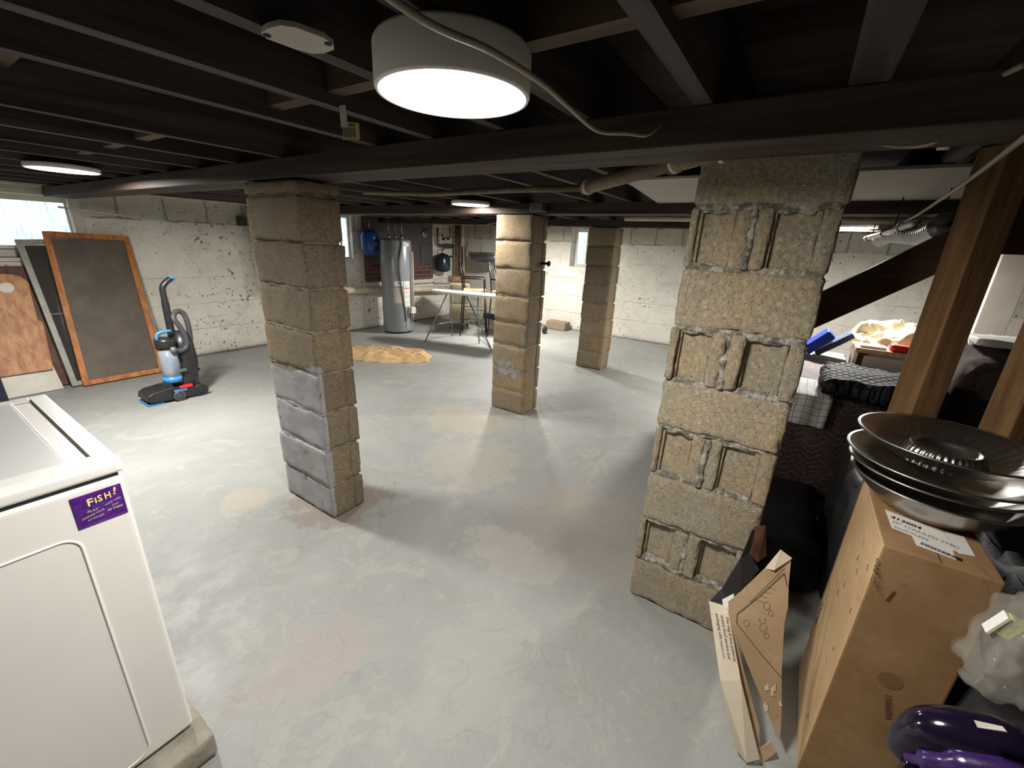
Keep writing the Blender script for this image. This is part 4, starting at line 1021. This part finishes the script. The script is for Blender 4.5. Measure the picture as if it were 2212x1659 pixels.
# tags on a joist
t = thing('hanging_label', 'white and yellow paper labels stapled to the joist below the large lamp', 'label', at('y', 1.108, 750, 270))
def tagpoly(pts, y, mat, nm): return MB().prism([at('y', y, *p) for p in pts], (0, .0008, 0)).obj(nm, mat, t)
yl = tagpoly([(741, 262), (775, 266), (778, 302), (741, 302)], 1.1125, M['yellow_paper'], 'yellow_label')
tagpoly([(733, 228), (746, 226), (752, 275), (737, 275)], 1.110, M['paper'], 'white_label')
for k in range(4):
    p = at('y', 1.1115, 748+7*k, 298); text('4502 8', .012, p, (0, 0, 1), (-1, 0, 0), M['ink'], yl, 'label_print', lift=.0003)
o = MB().box((3.09, 1.80, 1.80), (3.189, 1.91, 1.865)).obj('junction_box', M['galv'], bevel=.004); tag(o, 'small grey electrical box on the ceiling in front of the middle pillar', 'junction box')

# ------------------------------------------------------------------ stair timbers at right
def post(name, label, corner, z1, base=0):
    # square post turned so that one corner faces the viewer
    Rz = Matrix.Rotation(R(-12.4), 3, 'Z'); c = Vector((corner[0], corner[1], 0))+Rz@Vector((.064, 0, 0))
    rot = Matrix.Rotation(R(32.6), 3, 'Z')
    b = MB().box(c+Vector((-.045, -.045, base)), c+Vector((.045, .045, z1)), rot, c)
    return tag(b.obj(name, M['post'], bevel=.004), label, 'post')
post('stair_post', 'brown wooden post at right standing between the box and the bed', (1.83, -.401), 1.872)
post('stair_post', 'brown wooden post at the right edge behind the steel platters', (1.86, -.640), 1.872)
s0 = Vector((2.105, .34, 1.02)); s1 = Vector((2.105, -.62, 1.765))
o = MB().bar(s0, s1, .045, .118, (0, 0, 1)).obj('stair_stringer', M['stair'], bevel=.003); tag(o, 'dark wooden diagonal brace running from the nearest pillar up to the post', 'beam')
o = MB().box((2.20, -3.1, 1.588), (2.26, -.50, 1.872)).obj('stair_header', M['stair'], bevel=.003); tag(o, 'wide dark wooden header board under the ceiling at the right edge', 'board')
# white board far behind
c = at('x', 5.2, 2165, 556); d = at('x', 5.2, 2190, 560)
o = MB().box((5.2, d.y-.12, 0), (5.26, c.y, 1.66)).obj('tall_white_board', M['drywall'], bevel=.003); tag(o, 'tall off-white board standing upright behind the brown posts', 'board')

# ------------------------------------------------------------------ bed with its heaps
def softbox(lo, hi, r, mat, name, parent=None, amp=.015, cell=.04, seed=1, freq=6, top=None):
    """rounded, slightly wrinkled solid"""
    b = block_mb(); lo = Vector(lo); hi = Vector(hi)
    rblock(b, lo, hi, r, cell, 0, seed)
    for v in b.bm.verts:
        p = v.co; n_ = Vector((noise.noise(p*freq+Vector((seed, 0, 0))), noise.noise(p*freq+Vector((0, seed, 9))), noise.noise(p*freq+Vector((4, 0, seed)))))*amp
        if p.z < lo.z+.02: n_.z = 0
        v.co = p+n_
        if top: v.co = top(v.co)
    return b.obj(name, mat, parent, smooth=True)
t = thing('bed', 'low bed covered by a dark brown embossed comforter behind the nearest pillar', 'bed', (3.6, -.4, 0))
softbox((2.975, -.80, .10), (4.15, .38, .755), .05, M['comforter'], 'comforter', t, .012, .035, 3, 7)
for x in (3.05, 4.08):
    for y in (-.72, .30): MB().box((x-.03, y-.03, 0), (x+.03, y+.03, .16)).obj('leg', M['black_metal'], t)
# grid sheet over the edge
def gs(u, v):
    w = -.02-.30*u+.02*v; L = .60*v; k = .012*math.sin(u*14+v*3)
    if L < .42: return Vector((3.39-L, w, .768+.004*noise.noise(Vector((u*6, v*6, 1)))))
    return Vector((2.962-.006+k*.6, w, .764-(L-.42)))
b = MB().grid(gs, 14, 24); o = b.obj('patterned_sheet', M['grid'], smooth=True, solid=.004); tag(o, 'white sheet with thin black grid lines draped over the bed edge', 'sheet')
# black quilted coat
def coat(v):
    q = v.copy(); e = (q.y+.66)/.55
    q.z = .765+(q.z-.765)*(1.0-.45*max(0, e)**2)
    q.x += .03*math.sin(q.y*14)
    return q
softbox((3.00, -.80, .778), (3.52, -.24, .90), .055, M['quilt'], 'quilted_coat', None, .022, .03, 12, 6, coat)
o = bpy.data.objects['quilted_coat']; tag(o, 'black quilted coat lying in a heap on the bed', 'coat')
# drawer chest behind the bed
zt_ = .905
t = thing('drawer_chest', 'small white drawer chest with a wooden top behind the bed', 'chest of drawers', (4.6, -.9, 0))
MB().box((4.22, -1.40, .0), (4.75, -.50, .86)).obj('body', M['drywall'], t, bevel=.004)
MB().box((4.19, -1.42, .86), (4.78, -.475, .895)).obj('top', M['chair_wood'], t, bevel=.004)
dw = MB().box((4.205, -1.36, .66), (4.222, -.54, .84)).obj('drawer', M['white_paint'], t, bevel=.004)
MB().lathe([(0, 0), (.010, .004), (.012, .012), (0, .018)], (4.205, -.80, .77), 12, rot=Matrix.Rotation(R(-90), 3, 'Y')).obj('knob', M['ink'], dw, smooth=True)
MB().box((4.21, -.56, .66), (4.225, -.50, .855)).obj('door_edge', M['stair'], t)
cloth('clothes_pile', 'heap of cream clothes on top of the drawer chest', 'clothes', 4.66, -.83, .40, .23, R(-85), .22, M['cream_cloth'], 6.0, 110, 70, .897, 7)
cloth('dark_garment', 'dark green garment folded on the front of the clothes heap', 'clothes', 4.325, -1.03, .14, .065, R(-88), .12, M['green_cloth'], 9.0, 40, 30, .898, 7)
o = softbox((4.21, -.83, .897), (4.30, -.68, .945), .02, M['red'], 'red_pouch', None, .004, .02, 31); tag(o, 'bright red pouch on the drawer chest beside the post', 'pouch')
o = MB().box((4.22, -.66, .8965), (4.34, -.50, .915)).obj('paper_stack', M['paper'], bevel=.002); tag(o, 'flat white papers on the front corner of the drawer chest', 'papers')
# blue and smoky cases
o = MB().bar((4.35, -.16, .80), (4.35, -.31, .965), .26, .075, (0, .7, 1)).obj('blue_case', M['blue_box'], bevel=.012, seg=3); tag(o, 'bright blue plastic case propped up beside the nearest pillar', 'case')
o = MB().bar((4.42, -.24, .775), (4.42, -.455, .965), .20, .045, (0, .7, 1)).obj('smoky_tray', M['grey_tray'], bevel=.010, seg=3); tag(o, 'smoky grey plastic tray leaning beside the blue case', 'tray')
o = MB().box((4.21, -.46, 0), (4.7, .1, .745)).obj('side_shelf', M['drywall'], bevel=.006); tag(o, 'plain off-white cabinet under the blue case behind the bed', 'cabinet')
o = softbox((3.25, -2.3, .0), (3.9, -.855, 1.08), .14, M['brown_cloth'], 'covered_armchair', None, .03, .06, 17, 4); tag(o, 'dark brown fleece covered armchair behind the brown posts', 'armchair')
o = softbox((3.45, -1.15, 1.11), (3.75, -.92, 1.15), .02, M['paper'], 'white_garment', None, .01, .03, 18, 8); tag(o, 'small white garment on top of the brown armchair', 'clothes')

# dark bags on the floor; the two by the bed also fill in shade
o = softbox((2.12, -.345, .0), (2.90, .12, .26), .05, M['dark_bag'], 'black_bag', None, .015, .05, 41); tag(o, 'flat black bag on the floor in front of the bed, filling in its shadow', 'bag')
o = softbox((2.03, -1.25, .0), (2.86, -.385, .62), .06, M['dark_bag'], 'black_bag', None, .02, .06, 42)
o.location.z = .0; tag(o, 'bulky black bag on the floor between the box and the bed, filling in shade', 'bag')
o = softbox((1.15, -1.35, .0), (1.80, -.575, .84), .12, M['dark_bag'], 'black_bag', None, .03, .06, 43); tag(o, 'tall black bag standing against the right side of the cardboard box', 'bag')
o = softbox((.86, -1.05, .0), (1.12, -.47, .76), .06, M['dark_bag'], 'black_bag', None, .012, .05, 44); tag(o, 'black bag at the lower right corner under the clear plastic bag', 'bag')

# ------------------------------------------------------------------ tall cardboard box
bx0, bx1, by0, by1, bz = 1.282, 1.70, -.537, -.318, .862
t = thing('cardboard_box', 'tall brown cardboard box at lower right with the steel platters on top', 'box', ((bx0+bx1)/2, (by0+by1)/2, 0))
RB = Matrix.Rotation(R(0), 3, 'Z')
b = MB().box((bx0, by0, .0), (bx1, by1, bz)); bo = b.obj('carton', [M['card'], M['card_lit_side']], t, bevel=.005)
for p in bo.data.polygons:
    if p.normal.y > .7: p.material_index = 1  # face turned to the lamp takes the paler, lit card
MB().box((bx0+.003, (by0+by1)/2-.001, bz-.001), (bx1-.003, (by0+by1)/2+.001, bz+.0006)).obj('flap_seam', M['brown_wood'], t)
zl = bz+.0008
lab = MB().prism([Zp(zl, *p) for p in ((1912, 1101), (1926, 1140), (1970, 1158), (1980, 1178), (2066, 1210), (2057, 1188), (2067, 1192), (2040, 1151))], (0, 0, .0008)).obj('shipping_label', M['paper'], t)
MB().prism([Zp(zl, *p) for p in ((2041, 1150), (2082, 1160), (2107, 1203), (2071, 1196))], (0, 0, .0012)).obj('blank_label', M['paper'], t)
dx_ = (Zp(zl, 2040, 1151)-Zp(zl, 1912, 1101)); dx_.z = 0; dx_.normalize(); dy_ = Vector((-dx_.y, dx_.x, 0))
if dy_.x < 0: dy_ = -dy_
text('413004', .022, Zp(zl, 1922, 1118), dx_, dy_, M['ink'], lab, 'label_number', lift=.0012, bold=.0006)
text('30" STAINLESS STEEL', .015, Zp(zl, 1926, 1128), dx_, dy_, M['faint_ink'], lab, 'label_print', lift=.0012)
text('DUCTLESS', .015, Zp(zl, 1930, 1139), dx_, dy_, M['faint_ink'], lab, 'label_print', lift=.0012)
b = MB(); o_ = Zp(zl, 1988, 1176); random.seed(6); u = 0
while u < .075:
    w = random.choice((.0008, .0014, .002)); q = o_+dx_*u; b.prism([q, q+dx_*w, q+dx_*w+dy_*.014, q+dy_*.014], (0, 0, .0012)); u += w+random.choice((.0008, .0013))
b.obj('barcode', M['ink'], lab)
# stamped print on the faces
m_stamp = plain('stamp_brown', srgb(96, 66, 40), .85, 0, .1, 20, 0)
text('1106609A', .020, at('x', bx0, 1912, 1498), (0, -.25, -1), (0, -1, .25), m_stamp, t, 'printed_number', lift=.0006, bold=.0006)
c = at('x', bx0, 1922, 1470); MB().lathe([(0, 0), (.026, 0), (.026, .0006), (0, .0006)], (bx0-.0004, c.y, c.z), 28, rot=Matrix.Rotation(R(-90), 3, 'Y')).obj('printed_seal', plain('seal_print', srgb(128, 92, 58), .85, 0, .1, 40, 0), t)
text('BROAN', .030, at('y', by1, 1762, 1352), (0, 0, 1), (1, 0, 0), M['ink'], t, 'side_lettering', lift=.0008)
text('(R) BRO', .020, at('y', by1, 1882, 1262), (.25, 0, .97), (.97, 0, -.25), m_stamp, t, 'side_lettering', lift=.0008)
b = MB(); random.seed(12)
for k in range(9):
    x, z = random.uniform(bx0+.03, bx1-.03), random.uniform(.12, .80); a = random.uniform(-.4, .9)
    b.bar((x, by1+.0002, z), (x+.02*math.sin(a), by1+.0002, z+.02*math.cos(a)), .004, .0012, (0, 1, 0))
b.obj('scuff', m_stamp, t)
c = at('x', bx0, 1922, 1285); MB().prism([(bx0-.0005, c.y+.004, c.z-.02), (bx0-.0005, c.y-.004, c.z-.022), (bx0-.0005, c.y-.010, c.z+.012), (bx0-.0005, c.y-.004, c.z+.016)], (.0004, 0, 0)).obj('tear', M['brown_wood'], t)

# ------------------------------------------------------------------ steel platters
ccx, ccy = 1.605, -.452
def platter(z, rim, depth, label, cx_=ccx, cy_=ccy, fl=False, rr=.208, tilt=0):
    t = thing('steel_platter', label, 'platter', (cx_, cy_, z), 0, 'stacked steel platters')
    c = Vector((cx_, cy_, z)); rot = Matrix.Rotation(tilt, 3, 'X')
    h = depth
    wob = (lambda a, r: 1+(.010*math.sin(a*40) if .105 < r < .17 else 0)) if fl else None
    pr = [(0, .003), (.085, .003), (.095, 0), (.12, .004), (.155, h*.42), (.185, h*.78), (rr-.004, h-.004), (rr, h), (rr-.002, h+.003), (rr-.010, h), (.180, h*.78+.003), (.150, h*.42+.003), (.118, .009), (.09, .007), (0, .007)]
    MB().lathe(pr, c, 160 if fl else 96, rot=rot, wob=wob).obj('dish', M['steel'], t, smooth=True)
    MB().tube([c+rot@Vector((rr*math.cos(2*math.pi*k/72), rr*math.sin(2*math.pi*k/72), h)) for k in range(72)], .0025, 6, closed=True).obj('rolled_rim', M['steel'], t, smooth=True)
    return t
platter(.863, 0, .088, 'deep steel platter at the bottom of the stack on the cardboard box', ccx-.02, ccy+.0, rr=.200)
platter(.912, 0, .066, 'shallow steel platter second from the bottom of the stack', ccx, ccy+.005, rr=.204)
platter(.948, 0, .062, 'steel platter just under the fluted top one', ccx-.004, ccy+.008, rr=.214)
tp = platter(1.008, 0, .062, 'fluted steel platter with a raised centre bowl on top of the stack', ccx+.01, ccy, fl=True, rr=.208)
c = Vector((ccx-.02, ccy+.01, 1.012))
MB().lathe([(.098, .002), (.090, .012), (.082, .034), (.076, .045), (.073, .045), (.066, .036), (.045, .018), (0, .012)], c, 200, wob=lambda a, r: 1+(.028*math.sin(a*36) if r > .078 else .0)).obj('centre_bowl', M['steel'], tp, smooth=True)

# ------------------------------------------------------------------ torn flat carton by the pillar
t = thing('torn_carton', 'torn flattened white-edged carton leaning against the nearest pillar', 'box', (1.3, -.18, 0))
Q = lambda px, py, x: at('x', x, px, py)
def strip(pts, th, mat, nm, par=None):
    a, b_, c_ = Vector(pts[0]), Vector(pts[1]), Vector(pts[-1]); n_ = (b_-a).cross(c_-a).normalized()
    return MB().prism(pts, n_*th).obj(nm, mat, par or t)
sp = [Q(1531, 1298, 1.44), Q(1571, 1310, 1.42), Q(1600, 1470, 1.29), Q(1641, 1640, 1.215), Q(1612, 1648, 1.195), Q(1586, 1612, 1.20), Q(1556, 1470, 1.29)]
for p in sp: p.z = max(p.z, .003)
spn = strip(sp, .003, M['card_white'], 'spine')
pA, pB, pC = Q(1573, 1300, 1.42), Q(1688, 1190, 1.56), Q(1684, 1600, 1.29); pN = (pB-pA).cross(pC-pA).normalized()
def Q2(px, py, _x=0, lift=0.0):
    d = at('x', 1.0, px, py)-EYE; p = EYE+d*((pA-EYE).dot(pN)/d.dot(pN)); return p+(EYE-p).normalized()*(lift+.012*0)
fp = [Q2(1573, 1300, 1.42), Q2(1600, 1278, 1.45), Q2(1652, 1228, 1.52), Q2(1688, 1190, 1.56), Q2(1709, 1204, 1.56), Q2(1703, 1265, 1.52), Q2(1702, 1310, 1.48), Q2(1694, 1345, 1.46), Q2(1688, 1450, 1.38), Q2(1688, 1540, 1.33), Q2(1684, 1600, 1.29), Q2(1660, 1545, 1.32), Q2(1628, 1470, 1.36), Q2(1594, 1382, 1.41), Q2(1590, 1378, 1.41), Q2(1612, 1470, 1.33), Q2(1640, 1570, 1.27), Q2(1640, 1610, 1.235), Q2(1626, 1640, 1.22), Q2(1600, 1500, 1.28), Q2(1580, 1390, 1.36)]
def tri_panel(pts, th, mat, nm, par=None, toward=1):
    b = MB(); vs = [b.bm.verts.new(p) for p in pts]; f = b.bm.faces.new(vs)
    bmesh.ops.triangulate(b.bm, faces=[f])
    return b.obj(nm, mat, par or t, solid=th)
tri_panel(fp, .004, M['card_tan'], 'front_panel')
bpn = [Q(1532, 1300, 1.445), Q(1560, 1270, 1.48), Q(1600, 1205, 1.56), Q(1626, 1142, 1.63), Q(1632, 1150, 1.635), Q(1618, 1195, 1.60), Q(1640, 1230, 1.58), Q(1600, 1280, 1.50), Q(1571, 1312, 1.45)]
bpn[0:1] = [bpn[0]]
tri_panel(bpn, .003, M['ink'], 'back_panel')
tri_panel([Q(1628, 1138, 1.64), Q(1654, 1135, 1.645), Q(1655, 1200, 1.64), Q(1636, 1215, 1.60), Q(1622, 1200, 1.60)], .003, M['stair'], 'inner_flap')
tri_panel([Q(1652, 1228, 1.515), Q(1686, 1187, 1.555), Q(1711, 1206, 1.555), Q(1672, 1232, 1.51)], .003, M['card_white'], 'end_flap')
tri_panel([Q(1560, 1295, 1.43), Q(1585, 1282, 1.44), Q(1588, 1310, 1.425), Q(1576, 1330, 1.41), Q(1574, 1370, 1.39)], .003, M['paper'], 'torn_white_flap')
tri_panel([Q(1636, 1620, 1.25), Q(1666, 1600, 1.28), Q(1676, 1625, 1.27), Q(1650, 1645, 1.24)], .004, M['card_tan'], 'bottom_flap')
# print on the spine and the outline drawn on the panel
sdir = (sp[2]-sp[1]).normalized(); sacr = (sp[0]-sp[1]).normalized()
for k, l in enumerate(('Our bag & box patterns', 'ensure food service and', 'packaging with maximum')):
    text(l, .0135, on(sp[1], sp[0], .18+.27*k)+sdir*.035+(EYE-sp[1]).normalized()*.004, sdir, sp[1]-sp[0], M['faint_ink'], spn, 'spine_print', lift=.001, bold=.0002)
def tb(pts, nm, r=.0011): MB().tube(pts, r, 5).obj(nm, M['ink'], t)
LF = .006
tb([Q2(1694, 1238, 0, LF), Q2(1640, 1288, 0, LF), Q2(1592, 1326, 0, LF), Q2(1591, 1345, 0, LF), Q2(1640, 1408, 0, LF), Q2(1690, 1466, 0, LF)], 'printed_outline', .0009)
tb([Q2(1694, 1238, 0, LF), Q2(1700, 1266, 0, LF)], 'printed_outline', .0009)
tb([Q2(1620, 1300, 0, LF), Q2(1696, 1226, 0, LF)], 'printed_outline', .0006)
for cx2, cy2, rr in ((1656, 1308, 7), (1664, 1324, 5), (1648, 1354, 8), (1655, 1372, 5), (1612, 1345, 6), (1640, 1338, 1.5), (1652, 1338, 1.5)):
    MB().tube([Q2(cx2+rr*math.cos(k*.63), cy2+rr*1.25*math.sin(k*.63), 0, LF) for k in range(10)], .0006, 5, closed=True).obj('printed_figure', M['faint_ink'], t)
for k in range(4):
    tb([Q2(1634+8*k, 1296-9*k, 0, LF), Q2(1650+8*k, 1300-9*k, 0, LF)], 'printed_outline', .0004)
random.seed(21)
for k in range(7):
    u, v = random.uniform(1640, 1688), random.uniform(1480, 1540)
    tri_panel([Q2(u, v, 0, .004), Q2(u+random.uniform(4, 9), v-6, 0, .006), Q2(u+random.uniform(6, 12), v+8, 0, .005), Q2(u+2, v+10, 0, .004)], .001, M['card_white'], 'torn_fibre')

# ------------------------------------------------------------------ lower right corner
o = softbox((.69, -.62, .0), (.835, -.36, .655), .03, m_card('beige_plastic_tub', (196, 184, 158), .1), 'storage_tub', None, .001, .04, 51); tag(o, 'beige plastic tub at the bottom right corner under the purple appliance', 'tub')
t = thing('purple_appliance', 'glossy dark purple appliance with a clear purple window at bottom right', 'appliance', (.80, -.38, .66))
A = lambda px, py, x=.80: at('x', x, px, py)
pth = smooth_path([A(1944, 1624), A(1962, 1606), A(1990, 1590), A(2020, 1584), A(2065, 1590), A(2120, 1604), A(2170, 1618), A(2196, 1630)], 4)
n_ = len(pth); MB().tube(pth, [.012+.030*math.sin(math.pi*min(1, (i+2)/n_*1.25)/2)**.7*(1 if i < n_*.8 else 1-.25*(i-n_*.8)/(n_*.2)) for i in range(n_)], 24).obj('casing', M['purple_dark'], t, smooth=True)
MB().tube(smooth_path([A(1962, 1636, .775), A(2000, 1646, .765), A(2070, 1656, .76), A(2175, 1676, .76), A(2200, 1686, .76)], 4), [.010]*4+[.020]*4+[.028]*9, 20).obj('clear_tank', M['purple'], t, smooth=True)
MB().tube(smooth_path([A(1950, 1645, .775), A(1980, 1670, .77), A(2020, 1700, .77)], 4), .018, 16).obj('lower_casing', M['purple_dark'], t, smooth=True)
q = [A(2104, 1556, .765), A(2166, 1570, .765), A(2176, 1582, .757), A(2112, 1572, .757)]; tri_panel(q, .002, M['drywall'], 'name_plate')
o = bpy.data.objects['name_plate']; 
# clear bag
cb = at('x', 1.06, 2145, 1365)
t = thing('plastic_bag', 'crumpled clear plastic bag holding a yellow green sponge at the right edge', 'bag', (cb.x, cb.y, .75))
b = block_mb()
c0 = at('x', 1.06, 2083, 1395); c1 = at('x', 1.06, 2225, 1395); z0 = .762; z1 = at('x', 1.06, 2150, 1278).z
rblock(b, (.98, c1.y, z0), (1.13, c0.y, z1), .035, .010, 0, 61)
for v in b.bm.verts:
    p = v.co; k = (p.z-z0)/(z1-z0); cy_ = (c0.y+c1.y)/2
    p.y = cy_+(p.y-cy_)*(1.05-.55*k)-.018*k
    n1 = Vector((noise.noise(p*32), noise.noise(p*32+Vector((5, 0, 0))), noise.noise(p*32+Vector((0, 7, 0)))))
    v.co = p+n1*.010
b.obj('film', M['bag_film'], t, smooth=True)
c = at('x', 1.05, 2175, 1352); MB().box(c-Vector((.012, .016, .022)), c+Vector((.012, .010, .022)), Matrix.Rotation(R(20), 3, 'X')).obj('sponge', M['sponge'], t, bevel=.004)
MB().box(c+Vector((-.014, .012, -.024)), c+Vector((.010, .018, .026)), Matrix.Rotation(R(20), 3, 'X')).obj('seal_strip', M['paper'], t, bevel=.001)
